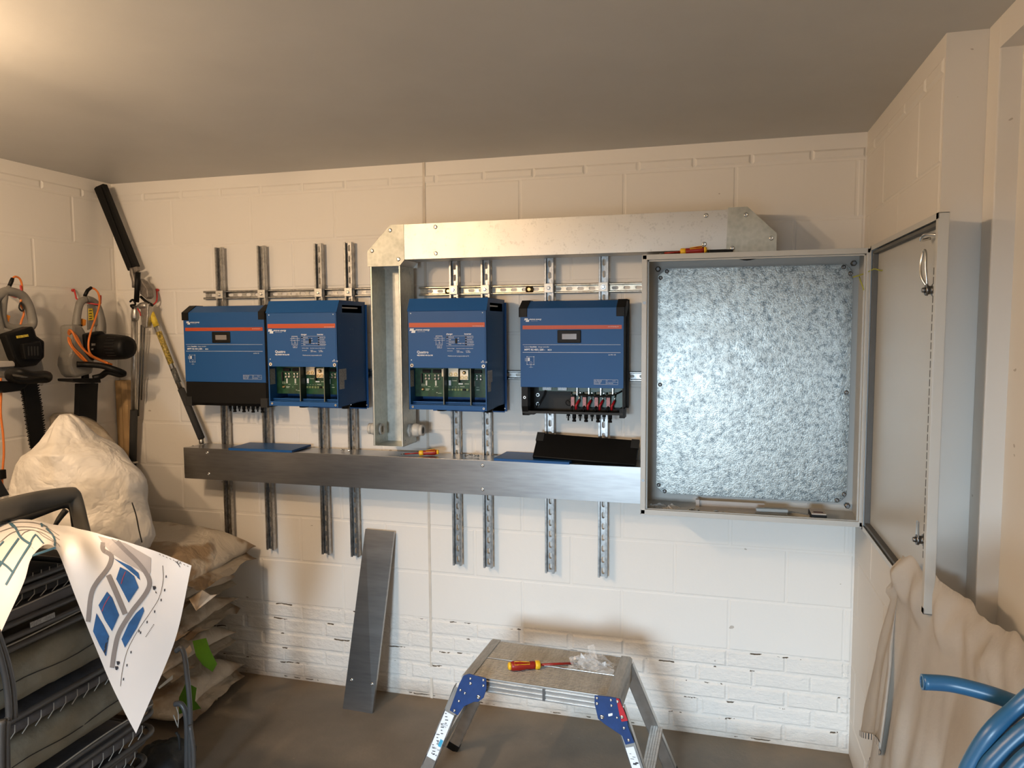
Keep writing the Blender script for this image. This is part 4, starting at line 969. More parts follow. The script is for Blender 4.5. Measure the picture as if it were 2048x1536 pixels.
# front left
p, f = legpos(908, 1352+20, 841, 1536, -0.745); lg, a, w_, d = leg(p, f, 0.046, 0.026, 1)
st = p+ (f-p).normalized()*0.105
bm = bmn(); k = (f-p).normalized(); n_ = Vector((0, -0.0008, 0)); w1 = w_*0.10; w2 = w_*0.90; s0, s1 = 0.105, 0.305
add(bm, [p+k*s0+w1+n_, p+k*s0+w2+n_, p+k*s1+w2+n_, p+k*s1+w1+n_], [(0, 1, 2, 3)]); stk = mobj('sticker', bm, M_white, lg)
bm = bmn(); xd = -k; 
for i, (s_, sz, tx_) in enumerate(((0.165, 0.007, 'SAFETY'), (0.155, 0.006, 'CHECK'), (0.235, 0.010, 'EN 14183'), (0.262, 0.009, 'STEP UP'), (0.285, 0.007, '\u25b2 \u25a0 \u25b2'))):
    text_bm(bm, tx_, p+k*s_+w_*(0.2+0.13*(i % 3))+n_*2.2, w_.normalized(), xd, sz)
for i in range(16):
    q = p+k*(0.115+0.0115*i)+w_*(0.18+0.1*(i % 4))+n_*2.2; box(bm, q.x, q.x+0.006+0.003*(i % 3), q.y, q.y+0.0001, q.z, q.z+0.003)
mobj('sticker_print', bm, mat('dark_print', (0.03, 0.03, 0.035), 0.5), stk)
bm = bmn(); q = p+k*0.215+w_*0.62+n_*2.5; prism(bm, [q, q+w_*0.26, q+w_*0.26+k*0.03, q+k*0.03], (0, 0.0002, 0)); mobj('blue_mark', bm, mat('cyan_print', (0.05, 0.35, 0.55), 0.5), stk)
# front right
p, f = legpos(1224, 1420, 1262, 1536, -0.765); lg, a, w_, d = leg(p, f, 0.044, 0.026, 1)
bm = bmn(); k = (f-p).normalized(); k0 = at(1248, 1496, y=-0.765); s0 = (k0-p).dot(k); s1 = s0+0.115
add(bm, [p+k*s0+w_*0.08+n_, p+k*s0+w_*0.75+n_, p+k*s1+w_*0.75+n_, p+k*s1+w_*0.08+n_], [(0, 1, 2, 3)]); stk = mobj('sticker', bm, M_white, lg)
bm = bmn(); 
for s_, o, wd in ((0.022, 0.25, 0.006), (0.035, 0.4, 0.010), (0.04, 0.2, 0.012)): 
    q = p+k*(s0+s_)+w_*o+n_*2.2; box(bm, q.x, q.x+wd, q.y, q.y+0.0001, q.z, q.z+0.0015)
q = p+k*(s0+0.055)+w_*0.3+n_*2.2; box(bm, q.x, q.x+0.012, q.y, q.y+0.0001, q.z-0.006, q.z); box(bm, q.x+0.008, q.x+0.018, q.y, q.y+0.0001, q.z-0.001, q.z+0.004)
mobj('sticker_print', bm, MATS['dark_print'], stk)
# back legs
p, f = at(941, 1392, y=-0.43), Vector((-1.062, -0.395, 0.012)); lgb, a, w_, d = leg(p, f, 0.046, 0.030, 1)
p2 = at(1243, 1336, y=-0.43); q2 = at(1311, 1500, y=-0.40); k = (q2-p2); f2 = p2+k*((0.012-p2.z)/k.z)
lgr, a, w_, d = leg(p2, f2, 0.046, 0.030, 1)
# rungs between the front and back leg of each end
def rung(c0, c1):
    c0, c1 = Vector(c0), Vector(c1); bm = bmn(); d = (c1-c0).normalized(); s_ = Vector((d.y, -d.x, 0)).normalized()
    for i in range(5):
        o = s_*(-0.022+0.009*i); prism(bm, [c0+o, c0+o+s_*0.0075, c0+o+s_*0.0075+Vector((0, 0, 0.004)), c0+o+Vector((0, 0, 0.004))], c1-c0)
    prism(bm, [c0-s_*0.022+Vector((0, 0, -0.02)), c0+s_*0.023+Vector((0, 0, -0.02)), c0+s_*0.023, c0-s_*0.022], c1-c0)
    mobj('rung', bm, M_alu, t)
rung((-0.190, -0.405, 0.232), (-0.200, -0.745, 0.232)); rung((-0.985, -0.405, 0.232), (-0.975, -0.73, 0.232))
# blue hinge plates on the front
def plate_px(pts, y, th, m, name, parent):
    bm = bmn(); prism(bm, [at(px, py, y=y) for px, py in pts], (0, th, 0), 0.0012, 1); return mobj(name, bm, m, parent)
def dots(pts, y, parent, r=0.006):
    for px, py, k in pts:
        bm = bmn(); screwhead(bm, at(px, py, y=y), (0, -1, 0), r*k, 0.003); mobj('rivet', bm, M_steel, parent)
yl, yr = -0.752, -0.775
h1 = plate_px([(927, 1351), (938, 1348), (972, 1357), (973, 1378), (967, 1396), (956, 1404), (948, 1404), (928, 1413), (915, 1431), (899, 1421), (912, 1385), (918, 1368)], yl, 0.005, M_hinge, 'hinge_plate', t)
dots([(941, 1357, .8), (941, 1367, 1), (967, 1360, .8), (967, 1371, .8), (921, 1380, .8), (930, 1386, .8), (957, 1394, 1.3), (918, 1402, .8), (909, 1421, .9)], yl-0.001, h1)
h2 = plate_px([(1189, 1391), (1220, 1394), (1240, 1398), (1254, 1440), (1257, 1455), (1269, 1486), (1251, 1490), (1244, 1472), (1211, 1450), (1196, 1438), (1189, 1408)], yr, 0.005, M_hinge, 'hinge_plate', t)
dots([(1194, 1396, .8), (1194, 1407, .9), (1222, 1400, .8), (1223, 1411, .8), (1204, 1434, 1.3), (1234, 1435, .7), (1248, 1456, .9), (1257, 1480, .9)], yr-0.001, h2)
rl = plate_px([(1232, 1397), (1238, 1398), (1249, 1424), (1256, 1442), (1243, 1444), (1239, 1430)], yr-0.004, 0.004, mat('red_latch', (0.45, 0.02, 0.03), 0.4), 'latch', h2)
dots([(1235, 1403, .9), (1244, 1434, 1.1)], yr-0.0045, h2)
plate_px([(1216, 1428), (1225, 1426), (1225, 1431), (1217, 1433)], yr-0.0008, 0.001, M_white, 'small_label', h2)
screwdriver((-0.722, -0.638, 0.5195), (-0.48, -0.520, 0.5065), 'red and yellow insulated screwdriver lying on the aluminium work platform', 1.15)
# clear bag on the platform
bm = bmn(); crumple(bm, (-0.43, -0.53, 0.502), 0.085, 0.050, 0.065, 11, 16, 0.25)
c = Vector((-0.425, -0.52, 0.54))
vs = [c+Vector(p) for p in ((-0.012, 0, 0), (0.022, -0.012, -0.004), (0.006, 0.006, 0.045), (-0.018, 0.004, 0.036))]
add(bm, vs, [(0, 1, 2, 3)])
tag(mobj('plastic_bag', bm, M_film, None, (-0.43, -0.53, 0.502)), 'small clear crumpled plastic bag lying on the aluminium work platform', 'bag')

# ================================================================ LEFT CORNER TOOLS
M_toolgrey = mat('tool_grey_plastic', (0.20, 0.19, 0.17), 0.5, var=0.05)
M_toolorange = mat('tool_orange', (0.75, 0.26, 0.02), 0.45)
M_cord = mat('orange_cable', (0.62, 0.17, 0.03), 0.45, var=0.06)
M_redhook = mat('red_coated_hook', (0.50, 0.03, 0.03), 0.4)
M_foam = mat('black_foam_grip', (0.03, 0.03, 0.03), 0.85, bmp=0.4, bscale=200)
M_alupole = galv('scuffed_aluminium_tube', (0.40, 0.39, 0.36), (0.66, 0.64, 0.60), 0.32, 25, 0.1, (1, 1, 0.3))
def Zm(zx, zy): return (zx/3.657, 540+zy/3.657)
def W2(zx, zy, x): px, py = Zm(zx, zy); return at(px, py, x=x)
def poly_x(bm, zpts, x, th, bev=0.003):
    prism(bm, [W2(a, b_, x) for a, b_ in zpts], (-th, 0, 0), bev, 2)
# timber battens
for i, (a, b_) in enumerate(((-3.011, -2.976), (-2.974, -2.938))):
    bm = bmn(); box(bm, a, b_, -0.042, -0.004, 0.0, 1.515, 0.002)
    tag(mobj('timber_batten', bm, mat('pale_pine', (0.50, 0.33, 0.16), 0.6, var=0.18, nscale=5, stretch=(6, 6, 0.6)), None, (a, -0.02, 0)), ['pale pine batten standing in the corner, left of its pair', 'pale pine batten standing in the corner, right of its pair'][i], 'batten', 'pine battens in the corner')
# hooks
def hook(pts, label, base):
    bm = bmn(); tube(bm, pts, 0.004, 8, smooth=4); cyl(bm, base[0], base[1], 0.007, n=10)
    tag(mobj('wall_hook', bm, M_redhook, None, base[0]), label, 'hook', 'red coated wall hooks')
def hk(zc, x, far):  # pts in zoom coords with x depth
    return [W2(a, b_, xx) for a, b_, xx in zc]
xs = -2.93
p0 = W2(543, 148, XL+0.012)
hook([p0, W2(552, 180, -2.99), W2(560, 210, -2.985), W2(585, 222, -2.96), W2(640, 240, -2.90), W2(725, 252, -2.86), W2(735, 225, -2.86), W2(736, 185, -2.86)], 'red coated wall hook holding the tool with coiled orange cord', (Vector((XL, p0.y, p0.z)), p0))
p0 = W2(45, 165, XL+0.012)
hook([p0, W2(70, 180, -2.97), W2(110, 198, -2.90), W2(150, 190, -2.86), W2(155, 150, -2.86), W2(150, 112, -2.86)], 'red coated wall hook holding the grey chainsaw at the left edge', (Vector((XL, p0.y, p0.z)), p0))
p0 = at(313, 580, y=-0.012)
hook([p0, at(314, 590, y=-0.03), at(313, 602, y=-0.045), at(305, 610, y=-0.06), at(290, 613, y=-0.10)], 'red coated wall hook on the back wall holding the pole trimmer', (Vector((p0.x, 0, p0.z)), p0))
# ---- chainsaw at the left edge
t = thing('chainsaw', 'grey electric chainsaw with a long toothed bar hanging at the left edge of the wall', 'chainsaw', W2(150, 600, -2.9))
bm = bmn(); x = -2.87
tube(bm, [W2(*p, x) for p in ((30, 160), (90, 160), (160, 185), (205, 250), (230, 330), (238, 390), (205, 425), (130, 430), (75, 425), (30, 400), (10, 340), (15, 250), (22, 200))], 0.019, 12, True, 4)
tube(bm, [W2(*p, x) for p in ((-60, 230), (-20, 190), (30, 165), (50, 150), (68, 120))], [0.022, 0.022, 0.020, 0.014, 0.008], 10, smooth=3)
poly_x(bm, [(-90, 220), (0, 200), (15, 330), (40, 420), (120, 440), (240, 400), (262, 440), (330, 740), (250, 780), (60, 790), (-20, 720), (-120, 640)], x+0.035, 0.10, 0.012)
body = mobj('housing', bm, M_toolgrey, t)
bm = bmn(); poly_x(bm, [(45, 470), (245, 410), (270, 480), (330, 520), (330, 640), (270, 700), (160, 715), (110, 650)], x+0.075, 0.06, 0.010)
poly_x(bm, [(170, 540), (300, 520), (315, 600), (300, 650), (190, 655)], x+0.095, 0.03, 0.006)
mot = mobj('motor_cover', bm, M_black, t)
bm = bmn(); poly_x(bm, [(120, 482), (205, 470), (210, 487), (125, 500)], x+0.0775, 0.002, 0); mobj('warning_label', bm, mat('yellow_label', (0.55, 0.42, 0.05), 0.5, var=0.4, nscale=200), mot)
bm = bmn()
for i in range(4): poly_x(bm, [(205+i*22, 560), (215+i*22, 558), (218+i*22, 625), (208+i*22, 627)], x+0.097, 0.003, 0)
mobj('vent_slots', bm, M_chassis, mot)
bm = bmn(); poly_x(bm, [(48, 325), (78, 335), (62, 400), (38, 395)], x+0.008, 0.016, 0.002); mobj('trigger', bm, M_toolorange, t)
bm = bmn(); tube(bm, [W2(68, 118, x), W2(85, 80, x), W2(92, 60, x)], [0.008, 0.0085, 0.007], 10); mobj('cable_sleeve', bm, M_black, t)
bm = bmn(); tube(bm, [W2(a, b_, x+c_) for a, b_, c_ in ((60, 770, 0.10), (75, 740, 0.14), (150, 745, 0.20), (240, 765, 0.20), (320, 760, 0.17), (355, 770, 0.10), (350, 800, 0.07), (280, 805, 0.06), (160, 810, 0.06), (80, 795, 0.06))], 0.014, 10, True, 4); mobj('front_handle', bm, M_black, t)
bm = bmn(); poly_x(bm, [(-40, 810), (130, 815), (235, 810), (190, 860), (150, 885), (30, 900), (-40, 860)], x+0.05, 0.05, 0.006); mobj('chain_guard', bm, M_black, t)
bm = bmn(); poly_x(bm, [(-40, 665), (110, 665), (112, 705), (-40, 715)], x+0.055, 0.03, 0.004); mobj('clear_oil_window', bm, mat('cloudy_plastic', (0.45, 0.42, 0.38), 0.2), t)
bl = []; 
E1 = [(170, 870), (185, 960), (200, 1060), (215, 1160), (232, 1260), (255, 1330)]; E2 = [(300, 1330), (325, 1260), (320, 1160), (305, 1040), (290, 940), (270, 815)]
bm = bmn(); poly_x(bm, [(165, 815)]+E1+E2, x+0.012, 0.006, 0.001); bar = mobj('guide_bar', bm, M_black, t)
bm = bmn()
path = smoothpath([W2(a, b_, x+0.009) for a, b_ in [(165, 830)]+E1+[(278, 1345)]+E2], 14)
for i in range(0, len(path)-1, 2):
    p, q = path[i], path[i+1]; d = (q-p).normalized(); o = d.cross(Vector((1, 0, 0))).normalized()
    c0 = sum(path, Vector())/len(path); 
    if (p-c0).dot(o) < 0: o = -o
    h = 0.008+0.004*((i//2) % 2)
    prism(bm, [p-o*0.002, p+d*0.008-o*0.002, p+d*0.007+o*h, p+d*0.002+o*h*0.7], (-0.008, 0, 0))
mobj('saw_chain', bm, M_black, bar)
bm = bmn(); tube(bm, [W2(a, b_, x) for a, b_ in ((92, 60), (115, 48), (145, 65), (160, 110), (160, 180), (150, 250), (165, 280), (175, 320), (158, 370), (150, 400))], 0.0042, 8, smooth=5); mobj('power_cord', bm, M_cord, t)
bm = bmn(); tube(bm, [W2(150, 240, x+0.01), W2(140, 275, x+0.015), W2(160, 300, x+0.01), W2(175, 280, x+0.01), W2(160, 245, x+0.01)], 0.0035, 8, True, 3); mobj('cord_clip', bm, M_chassis, t)
# hanging orange lead with a black plug
t = thing('extension_lead', 'thin orange lead with a black plug hanging at the left edge below the chainsaw', 'cable', W2(10, 1000, -2.86))
bm = bmn(); tube(bm, [W2(a, b_, -2.87) for a, b_ in ((5, 790), (8, 900), (5, 1050), (22, 1200), (28, 1330), (22, 1430), (15, 1536), (20, 1600))], 0.0045, 8, smooth=5); mobj('cable', bm, M_cord, t)
bm = bmn(); p = W2(10, 1495, -2.865); box(bm, p.x-0.012, p.x+0.012, p.y-0.014, p.y+0.014, p.z-0.020, p.z+0.020, 0.004); mobj('plug', bm, M_black, t)
# ---- hedge trimmer with the coiled cord
t = thing('hedge_trimmer', 'grey electric hedge trimmer with coiled orange cord and a black scabbard, hanging blade down', 'hedge trimmer', W2(640, 600, -2.9))
bm = bmn(); x = -2.89
tube(bm, [W2(*p, x) for p in ((625, 215), (590, 235), (572, 290), (562, 360), (560, 440), (570, 520))], [0.017, 0.018, 0.017, 0.018, 0.022, 0.03], 12, smooth=4)
tube(bm, [W2(*p, x) for p in ((625, 210), (680, 225), (712, 265), (730, 330), (738, 400), (735, 460))], [0.017, 0.015, 0.017, 0.020, 0.024, 0.026], 12, smooth=4)
poly_x(bm, [(528, 400), (600, 400), (622, 440), (640, 470), (760, 450), (770, 480), (700, 560), (690, 700), (680, 760), (560, 790), (535, 765), (507, 700), (512, 640), (532, 600)], x+0.035, 0.075, 0.014)
poly_x(bm, [(648, 250), (700, 245), (735, 400), (700, 410), (648, 440)], x+0.004, 0.01, 0.003)
mobj('housing', bm, M_toolgrey, t)
bm = bmn(); poly_x(bm, [(648, 282), (678, 280), (686, 350), (684, 366), (650, 368)], x+0.008, 0.002, 0); mobj('warning_label', bm, mat('yellow_warning_label', (0.75, 0.55, 0.03), 0.5, var=0.3, nscale=150), t)
bm = bmn(); 
for a in (295, 315, 335, 352): poly_x(bm, [(652, a), (672, a-1), (674, a+5), (653, a+6)], x+0.0092, 0.001, 0)
mobj('label_print', bm, MATS['dark_print'], t)
bm = bmn(); poly_x(bm, [(605, 355), (632, 365), (628, 405), (606, 412)], x+0.01, 0.018, 0.002); mobj('trigger', bm, M_toolorange, t)
bm = bmn(); poly_x(bm, [(583, 400), (603, 400), (603, 413), (583, 413)], x+0.03, 0.01, 0.001); mobj('switch', bm, M_black, t)
c0 = W2(700, 560, x+0.02); c1 = c0+Vector((0.20, 0.0, -0.004))
bm = bmn(); lathe(bm, c0, c1-c0, [(0, 0.058), (0.02, 0.062), (0.10, 0.062), (0.175, 0.056), (0.195, 0.048), (0.196, 0.030)], 20)
poly_x(bm, [(625, 470), (750, 445), (790, 480), (740, 640), (690, 660), (640, 600)], x+0.055, 0.04, 0.008)
mc = mobj('motor_housing', bm, M_black, t)
bm = bmn()
for k in range(7):
    a = math.pi*(0.75+0.08*k); q = c0+Vector((0.11, 0.0625*math.cos(a), 0.0625*math.sin(a))); box(bm, q.x, q.x+0.05, q.y-0.001, q.y+0.001, q.z-0.0012, q.z+0.0012)
mobj('cooling_slots', bm, M_chassis, mc)
bm = bmn(); q = c0+Vector((0.01, -0.062, 0.006)); text_bm(bm, 'HT 500', q, (1, 0, 0), (0, 0.12, 1), 0.016); text_bm(bm, '600 W', q+Vector((0, -0.001, -0.022)), (1, 0, 0), (0, 0.0, 1), 0.014); mobj('printed_rating', bm, mat('grey_print', (0.35, 0.34, 0.32), 0.5), mc)
bm = bmn(); tube(bm, [W2(a, b_, x+c_) for a, b_, c_ in ((560, 690, 0.045), (640, 692, 0.075), (740, 700, 0.13), (830, 725, 0.18), (905, 755, 0.20), (870, 765, 0.17), (790, 745, 0.12), (740, 775, 0.07), (680, 790, 0.04))], 0.014, 10, smooth=4); mobj('front_handle', bm, M_black, t)
bm = bmn(); poly_x(bm, [(532, 795), (735, 792), (742, 825), (690, 828), (610, 822), (535, 815)], x+0.06, 0.09, 0.005); poly_x(bm, [(618, 740), (650, 735), (655, 800), (618, 800)], x+0.03, 0.02, 0.003); mobj('hand_guard', bm, M_black, t)
bm = bmn(); poly_x(bm, [(583, 830), (722, 828), (716, 900), (706, 1240), (570, 1240), (582, 900)], x+0.020, 0.030, 0.003); mobj('blade_scabbard', bm, M_black, t)
bm = bmn(); tube(bm, [W2(620, 190, x), W2(640, 150, x), W2(668, 128, x)], [0.0085, 0.0085, 0.007], 10); mobj('cable_sleeve', bm, M_black, t)
def ocord(pts, nm='power_cord'):
    bm = bmn(); tube(bm, [W2(a, b_, x+c_) for a, b_, c_ in pts], 0.0046, 8, smooth=5); mobj(nm, bm, M_cord, t)
ocord([(668, 128, 0), (700, 145, 0.01), (722, 180, 0.03), (728, 250, 0.05), (700, 350, 0.07), (665, 450, 0.09), (648, 530, 0.10), (655, 600, 0.10), (700, 645, 0.10), (780, 680, 0.12), (820, 692, 0.13)])
for k, o in enumerate((0, 9, 18, 27)):
    ocord([(500+o*0.3, 480+o, 0.0), (505+o*0.4, 440+o*0.6, 0.03), (530+o, 455+o, 0.055), (570+o, 530+o, 0.065), (630+o, 600+o*0.9, 0.075), (720+o*0.8, 650+o*0.6, 0.10), (820-o, 692-o*0.3, 0.13)], 'coiled_cord')
ocord([(500, 480, 0.0), (505, 530, 0.035), (545, 590, 0.05), (600, 650, 0.055), (645, 678, 0.06)], 'coiled_cord')
ocord([(508, 500, 0.02), (530, 560, 0.045), (590, 620, 0.055), (640, 672, 0.065)], 'coiled_cord')
# ---- pole trimmer on the back wall
t = thing('pole_hedge_trimmer', 'long-reach pole trimmer with a black blade cover leaning in the back left corner', 'pole trimmer', at(275, 700, y=-0.10))
def Y2(zx, zy, y): return at(zx/4.8, 340+zy/4.8, y=y)
y = -0.10
bm = bmn(); prism(bm, [Y2(900, 180, -0.115), Y2(918, 160, -0.115), Y2(988, 130, -0.115), Y2(1308, 922, -0.085), Y2(1225, 968, -0.085)], (0, 0.028, 0), 0.003); 
prism(bm, [Y2(955, 165, -0.119), Y2(968, 160, -0.119), Y2(1262, 930, -0.089), Y2(1250, 938, -0.089)], (0, 0.006, 0), 0.001)
mobj('blade_cover', bm, M_black, t)
bm = bmn(); tube(bm, [Y2(1265, 940, y), Y2(1275, 1000, y), Y2(1290, 1060, y), Y2(1285, 1130, y)], [0.010, 0.014, 0.013, 0.009], 8, smooth=3)
prism(bm, [Y2(1275, 935, y-0.01), Y2(1310, 925, y-0.01), Y2(1320, 965, y-0.01), Y2(1290, 990, y-0.01)], (0, 0.02, 0), 0.002)
prism(bm, [Y2(1330, 1040, y-0.01), Y2(1360, 1060, y-0.01), Y2(1415, 1140, y-0.01), Y2(1425, 1215, y-0.01), Y2(1400, 1240, y-0.01), Y2(1340, 1190, y-0.01)], (0, 0.04, 0), 0.006)
mobj('gear_head', bm, mat('cast_grey_metal', (0.20, 0.18, 0.16), 0.45, 0.6, var=0.3, nscale=60), t)
bm = bmn(); tube(bm, [Y2(1325, 980, y-0.02), Y2(1318, 1100, y-0.02), Y2(1310, 1270, y-0.02)], 0.0125, 10); mobj('adjuster_grip', bm, M_black, t)
bm = bmn(); tube(bm, [Y2(1250, 1265, y-0.02), Y2(1275, 1245, y-0.03), Y2(1300, 1290, y-0.03), Y2(1255, 1300, y-0.02), Y2(1280, 1330, y-0.02)], 0.005, 8, smooth=3)
tube(bm, [Y2(1350, 1215, y), Y2(1400, 1260, y), Y2(1450, 1290, y), Y2(1465, 1300, y)], 0.007, 8, smooth=3); mobj('clamp_lever', bm, M_black, t)
bm = bmn(); lathe(bm, Y2(1330, 1310, y-0.01), (1, 0, 0.1), [(0, 0.012), (0.02, 0.018), (0.045, 0.018), (0.055, 0.012)], 12)
prism(bm, [Y2(1345, 1290, y-0.02), Y2(1425, 1280, y-0.02), Y2(1420, 1400, y-0.02), Y2(1410, 1520, y-0.02), Y2(1365, 1515, y-0.02), Y2(1345, 1400, y-0.02)], (0, 0.035, 0), 0.006)
lathe(bm, Y2(1300, 1300, y), Y2(1295, 1440, y)-Y2(1300, 1300, y), [(0, 0.014), (0.03, 0.018), (0.06, 0.020), (0.075, 0.016)], 12)
mobj('die_cast_joint', bm, mat('bare_cast_aluminium', (0.48, 0.46, 0.43), 0.38, 0.9, var=0.2, nscale=50, bmp=0.3, bscale=90), t)
bm = bmn(); tube(bm, [Y2(1320, 1330, y-0.035), Y2(1345, 1370, y-0.037), Y2(1350, 1400, y-0.035)], 0.0035, 6); mobj('red_tag', bm, M_redhook, t)
bm = bmn(); tube(bm, [at(269, 636, y=y), at(268, 822, y=-0.07)], 0.0150, 14); s1_ = mobj('upper_shaft', bm, M_alupole, t)
bm = bmn(); tube(bm, [at(268, 820, y=-0.07), at(265, 938, y=-0.055)], 0.0180, 14); mobj('shaft_grip', bm, M_foam, t)
bm = bmn(); tube(bm, [at(268, 922, y=-0.057), at(267.8, 926, y=-0.057)], 0.0192, 14); mobj('grip_band', bm, M_alupole, t)
bm = bmn(); tube(bm, [at(283, 650, y=-0.07), at(277, 832, y=-0.05)], 0.0045, 8); tube(bm, [at(289, 655, y=-0.06), at(283, 800, y=-0.05)], 0.004, 8); mobj('inner_rod', bm, M_darksteel, t)
q0, q1_, q2_, q3_ = at(301, 622, y=-0.085), at(362, 778, y=-0.075), at(403, 877, y=-0.085), at(407, 888, y=-0.088)
q3_ = Vector((-2.462, -0.085, 1.2075))
bm = bmn(); tube(bm, [q0, q1_], 0.0135, 14); s2_ = mobj('lower_shaft', bm, M_alupole, t)
bm = bmn(); tube(bm, [q1_, q2_], 0.0165, 14); mobj('shaft_grip', bm, M_foam, t)
bm = bmn(); tube(bm, [q2_, q3_], 0.0125, 14); mobj('shaft_end', bm, M_alupole, t)
def lerp(a, b_, k): return a+(b_-a)*k
bm = bmn(); tube(bm, [lerp(q0, q1_, 0.02), lerp(q0, q1_, 0.20)], 0.0141, 14); mobj('yellow_label', bm, mat('scuffed_yellow_label', (0.70, 0.52, 0.05), 0.5, var=0.25, nscale=60), s2_)
bm = bmn(); tube(bm, [lerp(q0, q1_, 0.27), lerp(q0, q1_, 0.68)], 0.0139, 14); mobj('warning_sticker', bm, mat('yellow_black_label', (0.38, 0.28, 0.06), 0.5, var=0.9, nscale=110), s2_)
bm = bmn(); tube(bm, [lerp(q0, q1_, 0.74), lerp(q0, q1_, 0.92)], 0.0141, 14); mobj('black_sticker', bm, mat('black_white_label', (0.10, 0.10, 0.09), 0.5, var=0.95, nscale=170), s2_)

# ================================================================ SACKS IN THE CORNER
def sack_mat(name, col, stain=None, sc=3.0, thr=(0.52, 0.62)):
    m, nt, b = nodes(name); v = ncoord(nt)
    f = nnoise(nt, v, 7, 5); c = mixc(nt, f, tuple(x*0.86 for x in col), col)
    if stain:
        s = ramp(nt, nnoise(nt, v, sc, 4), [(thr[0], (0, 0, 0)), (thr[1], (1, 1, 1))])
        sp = nt.nodes.new('ShaderNodeRGBToBW'); L(nt, s, sp.inputs[0]); c = mixc(nt, mth(nt, 'MULTIPLY', sp.outputs[0], 0.85), c, stain)
    L(nt, c, b.inputs['Base Color']); b.inputs['Roughness'].default_value = 0.5
    wr = nt.nodes.new('ShaderNodeTexNoise'); wr.inputs['Scale'].default_value = 6; wr.inputs['Detail'].default_value = 4; wr.inputs['Distortion'].default_value = 0.35
    L(nt, v, wr.inputs['Vector']); bump(nt, b, mth(nt, 'ABSOLUTE', mth(nt, 'SUBTRACT', wr.outputs['Fac'], 0.5)), 0.9, 0.05)
    return m
M_sack = sack_mat('beige_paper_sack', (0.60, 0.54, 0.45), (0.25, 0.16, 0.085))
M_sack_top = sack_mat('stained_sack', (0.60, 0.54, 0.45), (0.26, 0.17, 0.09), 2.6, (0.50, 0.55))
mat('green_tag_card', (0.10, 0.26, 0.02), 0.5, var=0.15)
M_woven = sack_mat('white_woven_sack', (0.74, 0.70, 0.64), None)
def pillow(bm, c, lx, ly, h, rot=(0, 0, 0), seed=0, n=28, pinch=0.12, droop=0.0, nz=0.02):
    t = bmesh.new(); R = Matrix.Rotation(rot[2], 4, 'Z') @ Matrix.Rotation(rot[1], 4, 'Y') @ Matrix.Rotation(rot[0], 4, 'X')
    M = Matrix.Translation(c) @ R; G = {}
    for s in (1, -1):
        for i in range(n+1):
            for j in range(n+1):
                u, v = math.sin((i/n-0.5)*math.pi), math.sin((j/n-0.5)*math.pi)
                edge = i in (0, n) or j in (0, n)
                if s == -1 and edge: G[(s, i, j)] = G[(1, i, j)]; continue
                q = noise.noise_vector(Vector((u*1.8+seed*5.3, v*1.8+seed, s*0.7))); q2 = noise.noise_vector(Vector((u*5.5+seed, v*5.5, s+seed*2.0)))
                th = ((1-abs(u)**3.2)*(1-abs(v)**3.2))**0.55
                x = u*lx*(1-pinch*(1-abs(v)**2)*abs(u)**3*0.5); y = v*ly*(1-pinch*(1-abs(u)**2)*abs(v)**3*0.5)
                z = s*h*th*(0.85 if s > 0 else 0.65)+(q.z*nz*1.4+q2.z*nz*0.55)*(th+0.25)-droop*(u*u)*0.5
                co = Vector((x+q.x*nz, y+q.y*nz, z))
                G[(s, i, j)] = t.verts.new(M @ co)
    for s in (1, -1):
        for i in range(n):
            for j in range(n):
                f = [G[(s, i, j)], G[(s, i+1, j)], G[(s, i+1, j+1)], G[(s, i, j+1)]]
                if s < 0: f = f[::-1]
                try: ff = t.faces.new(f); ff.smooth = True
                except ValueError: pass
    merge(bm, t)
sk = [  # centre, half sizes, rotation, label
 ((-2.62, -0.36, 0.085), 0.36, 0.27, 0.10, (0, 0.03, 0.10), M_sack, 'beige sack at the bottom of the pile in the corner, resting on the floor'),
 ((-2.66, -0.34, 0.240), 0.35, 0.27, 0.10, (0, -0.06, -0.05), M_sack, 'beige sack with a green tag, second from the bottom of the pile'),
 ((-2.64, -0.36, 0.385), 0.37, 0.26, 0.085, (0.0, -0.10, 0.12), M_sack, 'beige sack with flattened edges, in the middle of the pile'),
 ((-2.63, -0.37, 0.530), 0.36, 0.27, 0.105, (0, -0.10, -0.08), M_sack, 'pale sack bulging over its neighbours, second from the top of the pile'),
 ((-2.58, -0.36, 0.700), 0.40, 0.30, 0.15, (0.04, 0.05, 0.06), M_sack_top, 'beige sack with a large brown stain, topmost of the flat pile')]
